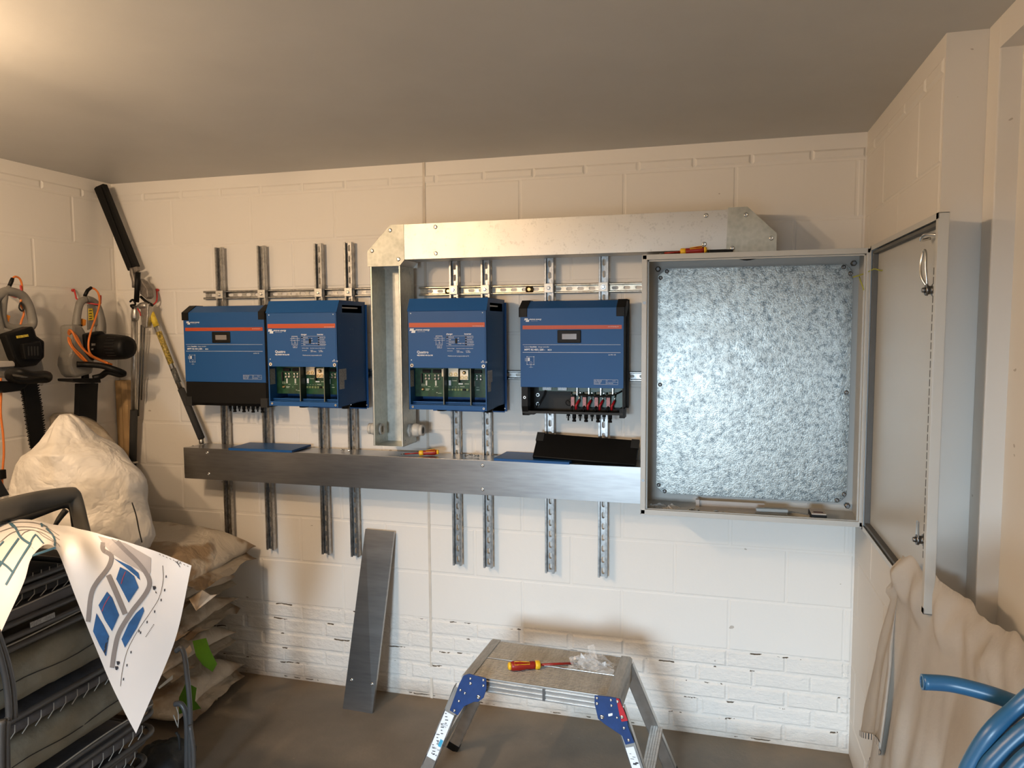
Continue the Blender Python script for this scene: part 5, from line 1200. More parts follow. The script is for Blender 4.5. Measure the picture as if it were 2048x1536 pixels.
for i, (c, lx, ly, h, rot, m_, lb) in enumerate(sk):
    t = thing('filled_sack', lb, 'sack', c, 'sacks piled in the corner')
    bm = bmn(); pillow(bm, c, lx, ly, h, rot, i+1); mobj('sack_body', bm, m_, t)
    # flattened sewn end flap
    bm = bmn(); R = Matrix.Rotation(rot[2], 4, 'Z') @ Matrix.Rotation(rot[1], 4, 'Y'); n = 10
    t2 = bmesh.new(); G = []
    for a in range(n+1):
        row = []
        for b_ in range(4):
            v = (a/n*2-1)*ly*0.8; q = noise.noise(Vector((v*9, i*3.1, b_*0.6)))
            row.append(t2.verts.new(Vector(c)+(R @ Vector((lx*0.93+b_*0.022, v, -0.008*b_+q*0.012*b_)))))
        G.append(row)
    for a in range(n):
        for b_ in range(3): t2.faces.new((G[a][b_], G[a+1][b_], G[a+1][b_+1], G[a][b_+1]))
    bmesh.ops.solidify(t2, geom=t2.faces[:], thickness=0.003); merge(bm, t2); mobj('sewn_end', bm, m_, t)
    if i == 1:
        bm = bmn(); y = -0.52
        P = [at(385, 1282, y=y), at(412, 1276, y=y), at(420, 1300, y=y), at(434, 1328, y=y), at(425, 1344, y=y), at(405, 1330, y=y), at(392, 1312, y=y)]
        prism(bm, P, (0, 0.001, 0)); mobj('green_tag', bm, mat('green_tag_card', (0.10, 0.26, 0.02), 0.5, var=0.15), t)
    if i == 3:
        bm = bmn(); y = -0.66
        P = [at(378, 1198, y=y), at(404, 1180, y=y), at(420, 1190, y=y+0.02), at(434, 1189, y=y+0.03), at(392, 1222, y=y)]
        prism(bm, P, (0, 0.002, 0)); mobj('folded_flap', bm, m_, t)
    if i == 0:
        bm = bmn(); y = -0.62
        prism(bm, [at(372, 1365, y=y), at(393, 1376, y=y), at(390, 1402, y=y), at(402, 1417, y=y), at(358, 1428, y=y), at(358, 1395, y=y)], (0, 0.001, 0)); mobj('green_tag', bm, MATS['green_tag_card'], t)
# creased lower paper folds between the sacks
bm = bmn(); y = -0.60
prism(bm, [at(372, 1298, y=y), at(380, 1290, y=y), at(384, 1300, y=y), at(371, 1322, y=y), at(362, 1312, y=y)], (0, 0.001, 0))
tag(mobj('paper_scrap', bm, mat('cream_paper', (0.60, 0.50, 0.38), 0.6), None, at(372, 1305, y=y)), 'cream paper corner sticking out between the recliners and the sacks', 'paper')
# upright woven sack, built ring by ring
def upright(name_rows, yc, depth, m_, t, nm, seed, nz=0.022, n=44):
    bm = bmn(); t2 = bmesh.new(); rings = []
    rows = name_rows; K = 5; dense = []
    for a, b_ in zip(rows, rows[1:]):
        for k in range(K): dense.append(tuple(a[j]+(b_[j]-a[j])*k/K for j in range(3)))
    dense.append(rows[-1]); hx = Vector((0.8, 0.6, 0)).normalized() if False else RT.copy(); hx.z = 0; hx.normalize(); hy = Vector((-hx.y, hx.x, 0))
    for r_, (py, pl, pr) in enumerate(dense):
        A, B = at(pl, py, y=yc), at(pr, py, y=yc); c = (A+B)/2; w_ = (B-A).dot(hx)/2; row = []
        for k in range(n):
            a = 2*math.pi*k/n; ca, sa = math.cos(a), math.sin(a)
            q = noise.noise(Vector((ca*2.2+seed, sa*2.2, c.z*7))); q2 = noise.noise(Vector((ca*6+seed, sa*6, c.z*9+seed))); q3 = noise.noise(Vector((a*1.5+c.z*8, c.z*3, seed)))
            d = 1+(q*1.0+q2*0.5)*nz/max(w_, 0.03)*1.0+(abs(q3)-0.3)*0.10
            row.append(t2.verts.new(Vector((c.x, yc, c.z))+hx*ca*w_*(1+(d-1)*0.5)+hy*sa*min(depth, w_*1.1)*d))
        rings.append(row)
    for A, B in zip(rings, rings[1:]):
        for k in range(n): f = t2.faces.new((A[k], A[(k+1) % n], B[(k+1) % n], B[k])); f.smooth = True
    t2.faces.new(rings[0][::-1]); t2.faces.new(rings[-1]); bmesh.ops.recalc_face_normals(t2, faces=t2.faces); merge(bm, t2)
    return mobj(nm, bm, m_, t)
t = thing('woven_sack', 'bulging white woven plastic sack standing on the pile below the garden tools', 'sack', at(170, 1080, y=-0.73))
upright([(829, 123, 140), (838, 118, 152), (848, 113, 160), (862, 107, 168), (878, 99, 180), (895, 88, 204), (908, 70, 222), (925, 60, 238), (945, 56, 256), (965, 54, 266), (1000, 54, 272), (1040, 56, 280), (1075, 60, 285), (1098, 75, 278)], -0.73, 0.17, M_woven, t, 'sack_body', 4)
bm = bmn(); 
tube(bm, smoothpath([at(a, b_, y=-0.82) for a, b_ in ((264, 1005), (272, 1030), (278, 1060), (284, 1085))], 6), 0.0025, 6)
mobj('side_seam', bm, M_chassis, t)
t = thing('film_sack', 'translucent plastic sack leaning behind the white woven sack', 'sack', at(200, 1000, y=-0.50))
upright([(826, 112, 140), (832, 110, 158), (842, 112, 172), (860, 115, 196), (885, 118, 218), (915, 120, 235), (940, 120, 250), (990, 120, 268), (1060, 120, 272)], -0.42, 0.10, mat('milky_film', (0.42, 0.36, 0.28), 0.22, var=0.25, nscale=14, bmp=0.5, bscale=14, bdist=0.02), t, 'sack_body', 9, 0.012)

# ================================================================ STACK OF FOLDED RECLINERS
M_tubeg = mat('dark_grey_coated_tube', (0.085, 0.085, 0.086), 0.35, var=0.1)
M_olive = mat('olive_grey_fabric', (0.195, 0.188, 0.150), 0.75, var=0.22, nscale=6, bmp=0.5, bscale=9, bdist=0.02)
M_char = mat('charcoal_fabric', (0.125, 0.125, 0.137), 0.7, var=0.2, nscale=8, bmp=0.5, bscale=10, bdist=0.015)
M_dark = mat('black_mesh_fabric', (0.012, 0.012, 0.012), 0.7, var=0.3)
M_lace = mat('pale_elastic_lace', (0.42, 0.40, 0.36), 0.6)
SX, SYF, SYN = -1.955, -1.02, -2.05    # right side, far end, near end
def slab(bm, x0, x1, y0, y1, z0, z1, seed, bul=0.012, r=0.02):
    """soft padded slab with rounded edges and a slight sag"""
    t2 = bmesh.new(); nx, ny, nr = 10, 34, 5; rows = []
    cx, cy, cz = (x0+x1)/2, (y0+y1)/2, (z0+z1)/2; hx_, hy_, hz_ = (x1-x0)/2, (y1-y0)/2, (z1-z0)/2
    m = 40; prof = []
    for k in range(m):
        a = 2*math.pi*k/m; c_, s_ = math.cos(a), math.sin(a)
        prof.append((math.copysign(abs(c_)**0.28, c_), math.copysign(abs(s_)**0.55, s_)))
    for j in range(ny+1):
        v = j/ny*2-1; end = (1-abs(v)**14)**0.5 if abs(v) < 1 else 0.02
        row = []
        for (u, w_) in prof:
            q = noise.noise(Vector((u*2+seed*3.7, v*6, w_*2+seed))); q2 = noise.noise(Vector((u*5+seed, v*15, w_*3)))
            row.append(t2.verts.new((cx+u*hx_*(0.97+0.03*end)+q*bul+q2*bul*0.5, cy+v*hy_, cz+w_*hz_*max(end, 0.05)+q*bul*0.8+q2*bul*0.5)))
        rows.append(row)
    for A, B in zip(rows, rows[1:]):
        for k in range(m): f = t2.faces.new((A[k], A[(k+1) % m], B[(k+1) % m], B[k])); f.smooth = True
    t2.faces.new(rows[0][::-1]); t2.faces.new(rows[-1]); bmesh.ops.recalc_face_normals(t2, faces=t2.faces); merge(bm, t2)
def rrect(x0, x1, y0, y1, z, r=0.06, k=5, zf=None):
    P = []
    for cx, cy, a0 in ((x1-r, y1-r, 0), (x0+r, y1-r, 90), (x0+r, y0+r, 180), (x1-r, y0+r, 270)):
        for i in range(k+1):
            a = math.radians(a0+90*i/k); P.append(Vector((cx+r*math.cos(a), cy+r*math.sin(a), z)))
    return P
def laces(parent, x, z0, z1, y0, y1, n, lean=0.012):
    bm = bmn()
    for i in range(n):
        y = y0+(y1-y0)*(i+0.5)/n; tube(bm, [(x+0.001, y+lean, z1), (x+0.006, y+lean*0.5, (z0+z1)/2), (x+0.002, y-lean, z0)], 0.0016, 5)
    mobj('lacing', bm, M_lace, parent)
def recliner(z0, z1, label, dx=0.0, rail=True, pad=None, lace=None, fab=M_char, dy=0.0, rails=None):
    t = thing('folded_recliner', label, 'garden recliner', (-2.26, -1.5, z0), 'folded garden recliners in the stack')
    x1 = SX+dx; x0 = x1-0.62; yf = SYF+dy
    for zr in (rails or (z0+0.016, z1-0.016)):
        bm = bmn(); tube(bm, rrect(x0, x1, SYN, yf, zr), 0.0095, 10, True); mobj('frame_tube', bm, M_tubeg, t)
    if pad:
        bm = bmn(); slab(bm, x0+0.02, x1+0.012, SYN+0.03, yf-0.03, pad[0], pad[1], z0*10); mobj('pad', bm, M_olive, t)
        bm = bmn(); tube(bm, [(x1+0.0145, SYN+0.06+0.048*i, (pad[0]+pad[1])/2+0.006*math.sin(i*0.9)) for i in range(20)], 0.0016, 5); mobj('pad_seam', bm, M_dark, t)
    if lace:
        bm = bmn(); slab(bm, x0+0.03, x1-0.006, SYN+0.05, yf-0.05, lace[0]-0.004, lace[1]+0.004, z0*17+3, 0.004); mobj('sling', bm, fab, t)
        laces(t, x1-0.002, lace[0], lace[1], SYN+0.08, yf-0.07, 20)
    return t
recliner(0.0, 0.095, 'grey folded recliner at the very bottom of the stack, on the floor', -0.03, lace=(0.03, 0.07), dy=-0.06)
recliner(0.10, 0.195, 'grey folded recliner second from the bottom of the stack', -0.05, lace=(0.13, 0.17), dy=-0.05)
recliner(0.20, 0.295, 'grey folded recliner with pale lacing, third from the bottom of the stack', -0.01, lace=(0.245, 0.285), rails=(0.214, 0.295), dy=-0.03)
recliner(0.30, 0.430, 'grey folded recliner with a shiny double side rail, fourth from the bottom of the stack', 0.0, lace=(0.325, 0.365), rails=(0.312, 0.385, 0.415))
recliner(0.435, 0.655, 'folded recliner with a thick olive pad below its laced edge, middle of the stack', 0.0, pad=(0.445, 0.585), lace=(0.592, 0.630), rails=(0.648,), dy=-0.0)
recliner(0.665, 0.905, 'folded recliner with a bulging olive pad, third from the top of the stack', 0.0, pad=(0.672, 0.845), rails=(0.858, 0.89), dy=-0.02)
recliner(0.91, 1.02, 'dark folded recliner with a grey panel edge, second from the top of the stack', -0.01, pad=None, lace=(0.975, 1.005), rails=(0.925, 1.013), fab=M_dark, dy=-0.06)
tp = recliner(1.025, 1.085, 'dark folded recliner with a raised grey headrest frame, topmost of the stack', -0.02, lace=(1.030, 1.050), rails=(1.033,), fab=M_dark, dy=-0.30)
bm = bmn(); box(bm, SX-0.60, SX-0.016, SYN+0.05, SYF-0.09, 0.932, 0.966, 0.006); mobj('grey_panel', bm, M_char, bpy.data.objects['folded_recliner.006'])
for nm_, zz, xo in (('folded_recliner.003', 0.4235, 0.004), ('folded_recliner.005', 0.876, 0.0), ('folded_recliner.006', 0.969, -0.012)):
    bm = bmn(); tube(bm, [(SX+xo, SYN+0.05+0.05*i, zz+0.004*math.sin(i*0.55)) for i in range(20)], 0.0026, 6, smooth=2); mobj('pale_line', bm, M_lace, bpy.data.objects[nm_])  # thin pale line laid along the recliner's side
# bungee bundles and folded arms at the far end and at the left
def arm(pts, parent, r=0.011, nm='folded_arm', m_=None): bm = bmn(); tube(bm, pts, r, 10, smooth=5); mobj(nm, bm, m_ or M_tubeg, parent)
pr = bpy.data.objects['folded_recliner.005']; yy = -1.00
arm([at(352, 1302, y=yy), at(362, 1296, y=yy), at(369, 1312, y=yy), at(374, 1350, y=yy), at(379, 1400, y=yy), at(381, 1450, y=yy), at(380, 1500, y=yy), at(384, 1560, y=yy)], pr, 0.009)
pr2 = bpy.data.objects['folded_recliner.003']
arm([at(350, 1408, y=yy), at(362, 1408, y=yy), at(371, 1425, y=yy), at(374, 1460, y=yy), at(374, 1540, y=yy), at(376, 1600, y=yy)], pr2, 0.010)
arm([at(380, 1450, y=yy-0.03), at(387, 1500, y=yy-0.03), at(388, 1560, y=yy-0.03)], pr2, 0.008)
arm([at(352, 1464, y=yy), at(358, 1475, y=yy), at(360, 1500, y=yy)], pr2, 0.005, 'strap', M_dark)
bm = bmn(); tube(bm, [at(352, 1412, y=yy), at(357, 1430, y=yy-0.01), at(356, 1455, y=yy-0.01)], 0.0018, 5, smooth=3); tube(bm, [at(347, 1430, y=yy-0.01), at(355, 1452, y=yy-0.01)], 0.0022, 5); mobj('cord_end', bm, M_lace, pr2)
pl_ = bpy.data.objects['folded_recliner.005']; xx = -1.90
arm([at(-12, 1270, x=xx), at(4, 1325, x=xx), at(14, 1375, x=xx), at(18, 1432, x=xx), at(12, 1440, x=xx+0.0)], pl_, 0.009)
arm([at(-6, 1262, x=xx), at(14, 1322, x=xx), at(25, 1375, x=xx), at(29, 1436, x=xx)], pl_, 0.009)
arm([at(4, 1440, x=xx), at(3, 1480, x=xx), at(2, 1560, x=xx)], pr2, 0.009); arm([at(14, 1440, x=xx), at(13, 1480, x=xx), at(14, 1560, x=xx)], pr2, 0.009)
# the raised headrest frame of the top recliner
fx = [at(-120, 1000, x=-2.30), at(0, 982, x=-2.30)]
def headrest():
    Q = lambda px, py, k: at(px, py, y=k)
    out = [Q(-220, 1050, -1.72), Q(-60, 1015, -1.42), Q(60, 985, -1.22), Q(140, 974, -1.06), Q(158, 979, -1.03), Q(167, 995, -1.02), Q(178, 1040, -1.02), Q(190, 1090, -1.02)]
    inn = [Q(-220, 1110, -1.72), Q(-60, 1068, -1.42), Q(20, 1040, -1.27), Q(110, 1014, -1.12), Q(139, 1006, -1.06), Q(142, 1010, -1.05), Q(150, 1045, -1.04), Q(160, 1100, -1.04)]
    O = smoothpath(out, 5); I = smoothpath(inn, 5); t2 = bmesh.new(); th = Vector((-0.045, 0.03, -0.01)); R = []
    for o, i in zip(O, I):
        ring_ = []
        for (a, d_) in ((0.0, 0.25), (0.12, 0.0), (0.5, -0.12), (0.88, 0.0), (1.0, 0.25), (1.0, 0.8), (0.5, 1.0), (0.0, 0.8)):
            ring_.append(t2.verts.new(o.lerp(i, a)+th*d_))
        R.append(ring_)
    for A, B in zip(R, R[1:]):
        for k in range(8): f = t2.faces.new((A[k], A[(k+1) % 8], B[(k+1) % 8], B[k])); f.smooth = True
    t2.faces.new(R[0][::-1]); t2.faces.new(R[-1]); bmesh.ops.recalc_face_normals(t2, faces=t2.faces); bm = bmn(); merge(bm, t2)
    h = mobj('headrest_frame', bm, mat('grey_plastic_frame', (0.085, 0.080, 0.070), 0.55, var=0.1), tp)
    bm = bmn()
    tube(bm, [Q(-60, 1072, -1.36), Q(60, 1034, -1.15), Q(136, 1010, -1.0), Q(150, 1050, -0.99), Q(157, 1100, -1.0)], 0.013, 8, smooth=4)
    tube(bm, [Q(132, 1020, -0.98), Q(118, 1038, -1.0), Q(104, 1062, -1.05)], [0.012, 0.010, 0.006], 8, smooth=3)
    mobj('inner_seam', bm, M_dark, h)
headrest()
bm = bmn(); prism(bm, [at(0, 955, x=-2.45), at(20, 990, x=-2.45), at(-60, 1010, x=-2.45), at(-60, 900, x=-2.45)], (-0.02, 0, 0), 0.003); mobj('headrest_flap', bm, M_dark, tp)
bm = bmn(); p = at(78, 1243, x=-1.945); box(bm, p.x-0.001, p.x+0.001, p.y-0.03, p.y+0.055, p.z-0.008, p.z+0.008); mobj('care_label', bm, M_label, bpy.data.objects['folded_recliner.006'])
bm = bmn(); prism(bm, [at(316, 1375, x=-1.925), at(345, 1350, x=-1.925), at(345, 1358, x=-1.925), at(318, 1378, x=-1.925)], (0.001, 0, 0)); mobj('care_label', bm, mat('beige_label', (0.40, 0.37, 0.31), 0.5), bpy.data.objects['folded_recliner.004'])
# dark bag on the floor behind the stack
bm = bmn(); pillow(bm, (-2.10, -0.86, 0.055), 0.10, 0.12, 0.08, (0, 0, 0.3), 13, 20, nz=0.02); tag(mobj('black_bag', bm, mat('black_bag_cloth', (0.012, 0.016, 0.020), 0.6, bmp=0.4, bscale=12, bdist=0.02), None, (-2.10, -0.86, 0)), 'black cloth bag on the floor at the end of the recliner stack', 'bag')

# ================================================================ PRINTED SHEET DRAPED OVER THE STACK
M_paper = mat('white_paper', (0.82, 0.80, 0.79), 0.45, var=0.01, nscale=3)
Bk = [(-160, 1052, -1.25), (-60, 1043, -1.25), (0, 1040, -1.25), (45, 1040, -1.24), (80, 1043, -1.23), (108, 1048, -1.23), (135, 1053, -1.25), (170, 1060, -1.31), (220, 1073, -1.33), (290, 1096, -1.29), (340, 1114, -1.25), (383, 1130, -1.22)]
Fr = [(-160, 1500, -1.75), (-60, 1400, -1.73), (3, 1262, -1.66), (47, 1165, -1.60), (62, 1118, -1.54), (88, 1090, -1.49), (112, 1098, -1.475), (134, 1150, -1.46), (172, 1248, -1.43), (212, 1345, -1.39), (247, 1420, -1.365), (272, 1467, -1.35)]
Md = [(-160, 1240, -1.60), (-60, 1190, -1.60), (0, 1128, -1.55), (46, 1085, -1.47), (72, 1062, -1.40), (98, 1062, -1.37), (128, 1070, -1.38), (160, 1095, -1.42), (205, 1160, -1.40), (262, 1215, -1.35), (307, 1262, -1.31), (348, 1286, -1.27)]
cols = []
for b_, m2, f_ in zip(Bk, Md, Fr):
    pts = [at(b_[0], b_[1], y=b_[2]), at(m2[0], m2[1], y=m2[2]), at(f_[0], f_[1], y=f_[2])]
    cols.append(smoothpath(pts, 12))
bm = bmn(); NV = len(cols[0]); grid = [smoothpath([c[k] for c in cols], 6) for k in range(NV)]
t2 = bmesh.new(); G = [[t2.verts.new(p+Vector((0, 0, 0))+(UP*noise.noise(Vector((p.x*9, p.y*9, p.z*9)))*0.004)) for p in row] for row in grid]
for a in range(NV-1):
    for b_ in range(len(G[0])-1): f = t2.faces.new((G[a][b_], G[a][b_+1], G[a+1][b_+1], G[a+1][b_])); f.smooth = True
from mathutils.bvhtree import BVHTree
t2.normal_update(); tree = BVHTree.FromBMesh(t2)
merge(bm, t2)
t = thing('printed_plan', 'large white printed plan with blue units drawn on it, draped over the recliner stack', 'paper sheet', at(150, 1060, y=-1.3))
mobj('sheet', bm, M_paper, t)
def on_paper(px, py, off=0.0015):
    d = (RT*((px-1024)/F)+UP*((768-py)/F)+FW).normalized(); h, n_, _, _ = tree.ray_cast(EYE, d)
    if h is None:
        h, n_ = min(((r_[0], r_[1]) for r_ in (tree.find_nearest(EYE+d*(1.2+0.02*q)) for q in range(70))), key=lambda r_: (r_[0]-EYE).cross(d).length)
    if n_.dot(d) > 0: n_ = -n_
    return h+n_*off
def patch(bm, pts, off=0.0015, cuts=4):
    """a printed shape: its outline is laid on the sheet and densified"""
    t3 = bmesh.new(); vs = [t3.verts.new((x, y, 0)) for x, y in pts]; t3.faces.new(vs)
    bmesh.ops.triangulate(t3, faces=t3.faces[:])
    for _ in range(3): 
        long_ = [e for e in t3.edges if e.calc_length() > 9]
        if not long_: break
        bmesh.ops.subdivide_edges(t3, edges=long_, cuts=1); bmesh.ops.triangulate(t3, faces=t3.faces[:])
    for v in t3.verts: v.co = on_paper(v.co.x, v.co.y, off)
    merge(bm, t3)
def pline(bm, pts, w_, off=0.0018):
    P = smoothpath([(x, y, 0) for x, y in pts], 6) if len(pts) > 2 else [Vector((*pts[0], 0)).lerp(Vector((*pts[1], 0)), k/8) for k in range(9)]
    L_, R_ = [], []
    for i, p in enumerate(P):
        d = (P[min(i+1, len(P)-1)]-P[max(i-1, 0)]).normalized(); n_ = Vector((-d.y, d.x, 0))*w_/2
        L_.append(bm.verts.new(on_paper(p.x+n_.x, p.y+n_.y, off))); R_.append(bm.verts.new(on_paper(p.x-n_.x, p.y-n_.y, off)))
    for i in range(len(P)-1): bm.faces.new((L_[i], L_[i+1], R_[i+1], R_[i]))
def prn(nm, m_, fn): bm = bmn(); fn(bm); mobj(nm, bm, m_, t)
M_pg = mat('grey_ink', (0.26, 0.235, 0.23), 0.5, var=0.02); M_pb = mat('blue_ink', (0.025, 0.11, 0.30), 0.5, var=0.2, nscale=30); M_pt = mat('teal_ink', (0.06, 0.15, 0.22), 0.5); M_pd = mat('dark_ink', (0.03, 0.03, 0.04), 0.5); M_pl = mat('pale_grey_ink', (0.46, 0.42, 0.405), 0.5, var=0.02); M_po = mat('red_ink', (0.50, 0.06, 0.06), 0.5)
def g1(bm):
    for P, w_ in (([(206, 1085), (206, 1100), (222, 1112), (216, 1135), (193, 1165), (182, 1190), (176, 1243)], 9), ([(216, 1150), (236, 1195), (250, 1228)], 10), ([(226, 1075), (250, 1100), (280, 1130), (298, 1160), (292, 1185), (262, 1225), (238, 1265), (229, 1300), (224, 1335)], 9)): pline(bm, P, w_)
def g2(bm): patch(bm, [(196, 1072), (250, 1086), (302, 1116), (301, 1145), (296, 1152), (278, 1140), (245, 1122), (222, 1106), (205, 1086)], 0.0012)
def g3(bm):
    patch(bm, [(226, 1116), (243, 1124), (262, 1133), (277, 1146), (280, 1160), (272, 1152), (250, 1134)]); patch(bm, [(240, 1134), (256, 1142), (268, 1152), (277, 1175), (257, 1205), (244, 1180), (232, 1158)]); patch(bm, [(214, 1183), (224, 1195), (238, 1230), (224, 1262), (210, 1240), (197, 1210)])
    patch(bm, [(193, 1226), (206, 1248), (218, 1272), (212, 1312), (200, 1292), (186, 1262)]); patch(bm, [(286, 1213), (288, 1222), (274, 1255), (250, 1295), (243, 1278), (258, 1245), (272, 1226)])
def g4(bm):
    pline(bm, [(251, 1143), (245, 1157), (242, 1168)], 1.3, 0.0022); pline(bm, [(219, 1192), (210, 1207), (204, 1222)], 1.3, 0.0022)
def g5(bm):
    for P, w_ in (([(14, 1041), (30, 1055), (42, 1075), (62, 1090)], 5), ([(60, 1090), (38, 1125), (12, 1170)], 4), ([(38, 1077), (18, 1105), (-5, 1140)], 4), ([(-2, 1122), (14, 1133), (28, 1147)], 4.5), ([(8, 1083), (-8, 1100)], 3), ([(73, 1071), (85, 1085), (102, 1103)], 3), ([(92, 1057), (106, 1072), (109, 1088), (101, 1105)], 4), ([(101, 1103), (111, 1112)], 3), ([(82, 1047), (84, 1054)], 4), ([(84, 1049), (95, 1055)], 1.5), ([(60, 1088), (66, 1076), (72, 1069)], 3)): pline(bm, P, w_)
def g6(bm):
    for P in ([(0, 1049), (40, 1045), (80, 1049), (118, 1072)], [(0, 1064), (30, 1055), (70, 1056), (100, 1068), (119, 1081)], [(0, 1085), (25, 1066), (55, 1060), (85, 1067), (112, 1086), (119, 1094)], [(40, 1075), (50, 1065), (68, 1061), (88, 1074), (106, 1084)]): pline(bm, P, 1.1)
def g7(bm):
    pline(bm, [(325, 1131), (326, 1160), (318, 1195), (300, 1225), (275, 1262), (255, 1300), (245, 1340), (241, 1372)], 0.9)
    for a, b_ in ((332, 1153), (329, 1180), (322, 1200), (309, 1223), (294, 1244), (278, 1262), (281, 1265), (262, 1304), (254, 1330), (247, 1358)): patch(bm, [(a-1, b_-2), (a+1.2, b_-3), (a+1, b_+2), (a-1.2, b_+3)])
    for a, b_ in ((308, 1176), (236, 1326), (233, 1336)): patch(bm, [(a-3, b_-4), (a+3, b_-4), (a+4, b_), (a+1, b_+4), (a-2, b_+3)])
    patch(bm, [(218, 1272), (214, 1290), (211, 1312), (207, 1303), (212, 1282)]); patch(bm, [(310, 1181), (314, 1187), (311, 1186)]); patch(bm, [(277, 1146), (280, 1160), (274, 1155)])
    for i in range(9): a, b_ = 318+i*7, 1108+i*2.9; pline(bm, [(a, b_), (a+3, b_+2)], 0.9)
    pline(bm, [(350, 1122), (358, 1128), (362, 1118), (355, 1124), (360, 1134)], 1.0)
    for i in range(10): a, b_ = 291+i*1.7, 1272-i*2.6; pline(bm, [(a, b_), (a+1.5, b_+1.2)], 1.2)
prn('grey_outline_print', M_pg, g1); prn('pale_panel_print', M_pl, g2); prn('blue_unit_print', M_pb, g3); prn('stripe_print', M_po, g4); prn('rail_drawing', M_pt, g5); prn('thin_line_drawing', M_pg, g6); prn('dimension_print', M_pd, g7)

# ================================================================ DUST SHEET AND BLUE PIPE AT THE RIGHT
M_sheet = mat('calico_dust_sheet', (0.74, 0.68, 0.60), 0.8, var=0.06, nscale=5, bmp=0.25, bscale=7, bdist=0.02)
tops = [(0.520, -0.985, 1.10), (0.513, -1.02, 1.145), (0.515, -1.06, 1.165), (0.545, -1.12, 1.155), (0.58, -1.17, 1.130), (0.615, -1.22, 1.115), (0.635, -1.30, 1.098), (0.645, -1.40, 1.110), (0.650, -1.55, 1.12), (0.650, -1.80, 1.12), (0.650, -2.3, 1.11)]
bots = [tuple(at(1731, 1470, x=0.525)), tuple(at(1776, 1497, x=0.505)), tuple(at(1752, 1545, x=0.515)), (0.50, -0.88, 0.10), (0.50, -1.03, 0.05), (0.52, -1.18, 0.03), (0.55, -1.30, 0.03), (0.575, -1.45, 0.03), (0.59, -1.6, 0.03), (0.60, -1.85, 0.03), (0.60, -2.35, 0.03)]
T = smoothpath(tops, 10); B = smoothpath(bots, 10); t2 = bmesh.new(); G = []; NR = 46
for i, (a, b_) in enumerate(zip(T, B)):
    s = i/len(T)*11; col_ = []
    for k in range(NR+1):
        v = k/NR; p = a.lerp(b_, v)
        fold = (math.sin(s*(4.4 if s < 3 else 2.6)+0.8*math.sin(v*2.6))*0.45+math.sin(s*1.5+1.3+v)*0.55)
        amp = 0.022*min(1, v*2.0+0.15)
        q = noise.noise(Vector((s*1.3, v*2.2, 3.0)))
        out = -0.006-abs(fold)*amp-max(0, q)*0.02*min(1, v*2)
        if k == 0: out -= 0.004
        ny = 0.0
        # rumpled heading along the top edge
        if v < 0.16: out -= (0.020+0.020*noise.noise(Vector((s*1.6, v*14, 9))))*math.sin(v/0.16*math.pi) 
        dz = 0.022*noise.noise(Vector((s*1.7, v*7, 5)))*(1-v)**3
        col_.append(t2.verts.new(p+Vector((out, -0.5*max(0, fold)*amp, dz))))
    G.append(col_)
for i in range(len(G)-1):
    for k in range(NR): f = t2.faces.new((G[i][k], G[i+1][k], G[i+1][k+1], G[i][k+1])); f.smooth = True
edge = [v.co.copy() for v in [G[i][NR] for i in range(0, 21)]]
bmesh.ops.solidify(t2, geom=t2.faces[:], thickness=0.002)
for f in t2.faces: f.smooth = True
bm = bmn(); merge(bm, t2)
t = thing('dust_sheet', 'cream dust sheet with a striped hem, hanging over the pier by the right wall', 'dust sheet', (0.55, -1.1, 0.0))
mobj('sheet', bm, M_sheet, t)
bm = bmn(); t3 = smoothpath(edge, 3); 
me_pts = t3
for i in range(len(me_pts)-1):
    a, b_ = me_pts[i], me_pts[i+1]; u = Vector((-0.0025, 0, 0)); h = Vector((0, 0, 0.020))
    add(bm, [a+u, b_+u, b_+u+h, a+u+h], [(0, 1, 2, 3)])
hem = mobj('striped_hem', bm, M_sheet, t); hem.data.materials.append(MATS['dark_print'])
for i, p in enumerate(hem.data.polygons): p.material_index = i % 2
# blue pipe coil
M_pipe = mat('blue_water_pipe', (0.025, 0.115, 0.24), 0.33, var=0.04)
t = thing('pipe_coil', 'coil of blue plastic water pipe with its free end pointing left, front right corner', 'pipe', (0.5, -1.95, 0.75))
def pp(px, py, y): return at(px, py, y=y)
path = [pp(1846, 1364, -1.90), pp(1900, 1368, -1.90), pp(1960, 1382, -1.91), pp(2020, 1402, -1.92), pp(2090, 1432, -1.93)]
C = Vector((0.585, -1.93, 0.86)); wx = Vector((0.42, -0.9, 0)).normalized()
base = path[-1]; loops = []
def cpt(a, rx, rz, k): return C+Vector((0.30*math.cos(a)*rx, 0, 0.39*math.sin(a)*rz))+Vector((0, -0.03*k, 0))+Vector((0.0, 0.10*math.cos(a), 0))
r = 0.0128
bm = bmn(); pts = path+[pp(2160, 1480, -1.95), pp(2230, 1570, -1.97)]; tube(bm, pts, r, 14, smooth=6); ring(bm, path[0]+Vector((-0.0005, 0, 0)), path[0]+Vector((-0.002, 0, 0)), r, r*0.7, 14); mobj('free_end', bm, M_pipe, t)
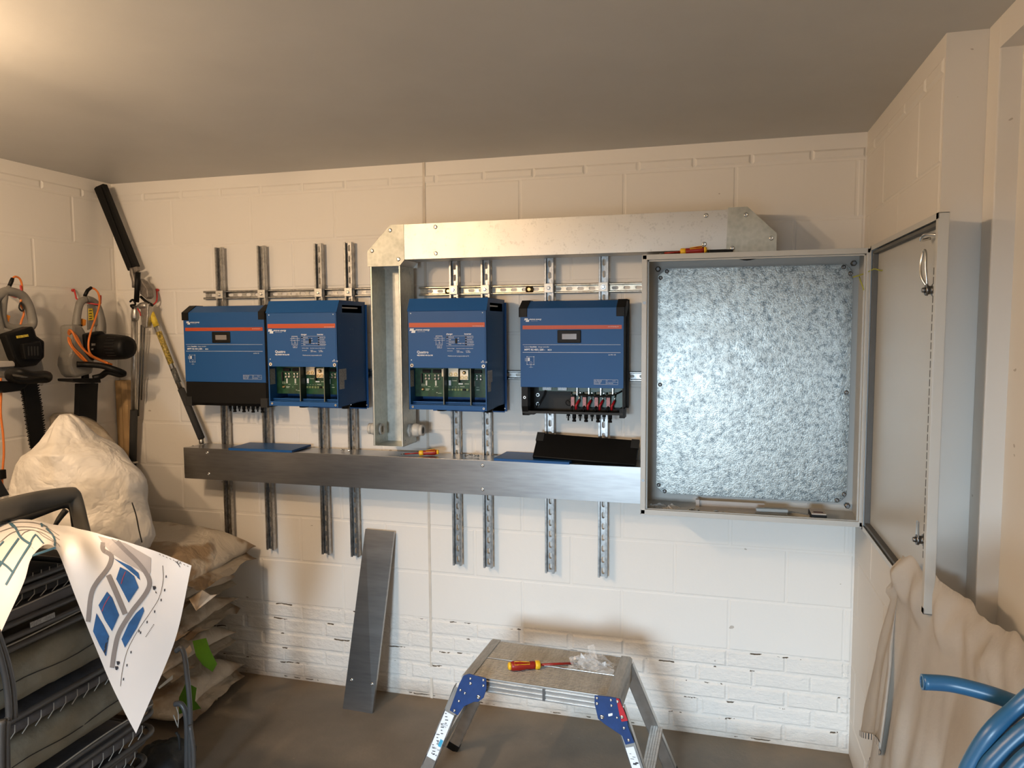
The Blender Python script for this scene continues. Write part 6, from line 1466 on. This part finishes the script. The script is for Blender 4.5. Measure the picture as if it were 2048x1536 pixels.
for k, P in enumerate(([(2110, 1352, -1.99), (2070, 1385, -1.99), (2030, 1420, -1.99), (1985, 1462, -2.0), (1952, 1510, -2.0), (1930, 1560, -2.0), (1918, 1640, -2.0), (1925, 1740, -1.99), (1960, 1850, -1.98), (2060, 1970, -1.97), (2200, 2000, -1.97), (2330, 1880, -1.97), (2360, 1650, -1.97), (2290, 1420, -1.97), (2190, 1345, -1.98)],
                       [(2120, 1412, -2.02), (2080, 1440, -2.02), (2040, 1470, -2.02), (2000, 1508, -2.02), (1972, 1545, -2.02), (1955, 1620, -2.02), (1958, 1730, -2.01), (1990, 1840, -2.0), (2090, 1960, -2.0), (2220, 1960, -2.0), (2330, 1840, -2.0), (2350, 1640, -2.0), (2280, 1450, -2.0), (2190, 1395, -2.01)],
                       [(2120, 1475, -2.05), (2080, 1498, -2.05), (2040, 1530, -2.05), (2005, 1580, -2.05), (1988, 1650, -2.05), (1992, 1740, -2.04), (2020, 1830, -2.03), (2110, 1920, -2.02), (2220, 1920, -2.02), (2310, 1810, -2.02), (2330, 1640, -2.03), (2260, 1500, -2.03), (2180, 1462, -2.04)])):
    bm = bmn(); tube(bm, [pp(*p) for p in P], r, 14, True, smooth=6); mobj('coil_turn', bm, M_pipe, t)

q = pp(2200, 1492, -2.0); bm = bmn(); tube(bm, [(0.716, -1.925, q.z), (q.x+0.01, -1.925, q.z), (q.x, -1.935, q.z), (q.x, -2.09, q.z), (q.x, -2.10, q.z+0.02)], 0.006, 8); cyl(bm, (0.709, -1.925, q.z), (0.715, -1.925, q.z), 0.02)
tag(mobj('pipe_bracket', bm, M_steel, None, (0.715, q.y, q.z)), 'steel bracket on the right wall carrying the coil of blue pipe', 'bracket')
# small litter
rnd = random.Random(3)
bm = bmn(); p = at(425, 1398, z=0.004); prism(bm, [p+Vector(q) for q in ((-0.03, 0, 0), (-0.005, -0.015, 0), (0.03, -0.006, 0), (0.022, 0.01, 0), (-0.008, 0.014, 0))], (0, 0, 0.006)); tag(mobj('paper_scrap', bm, MATS['cream_paper'], None, p), 'torn cream scrap on the floor in front of the sacks', 'paper')
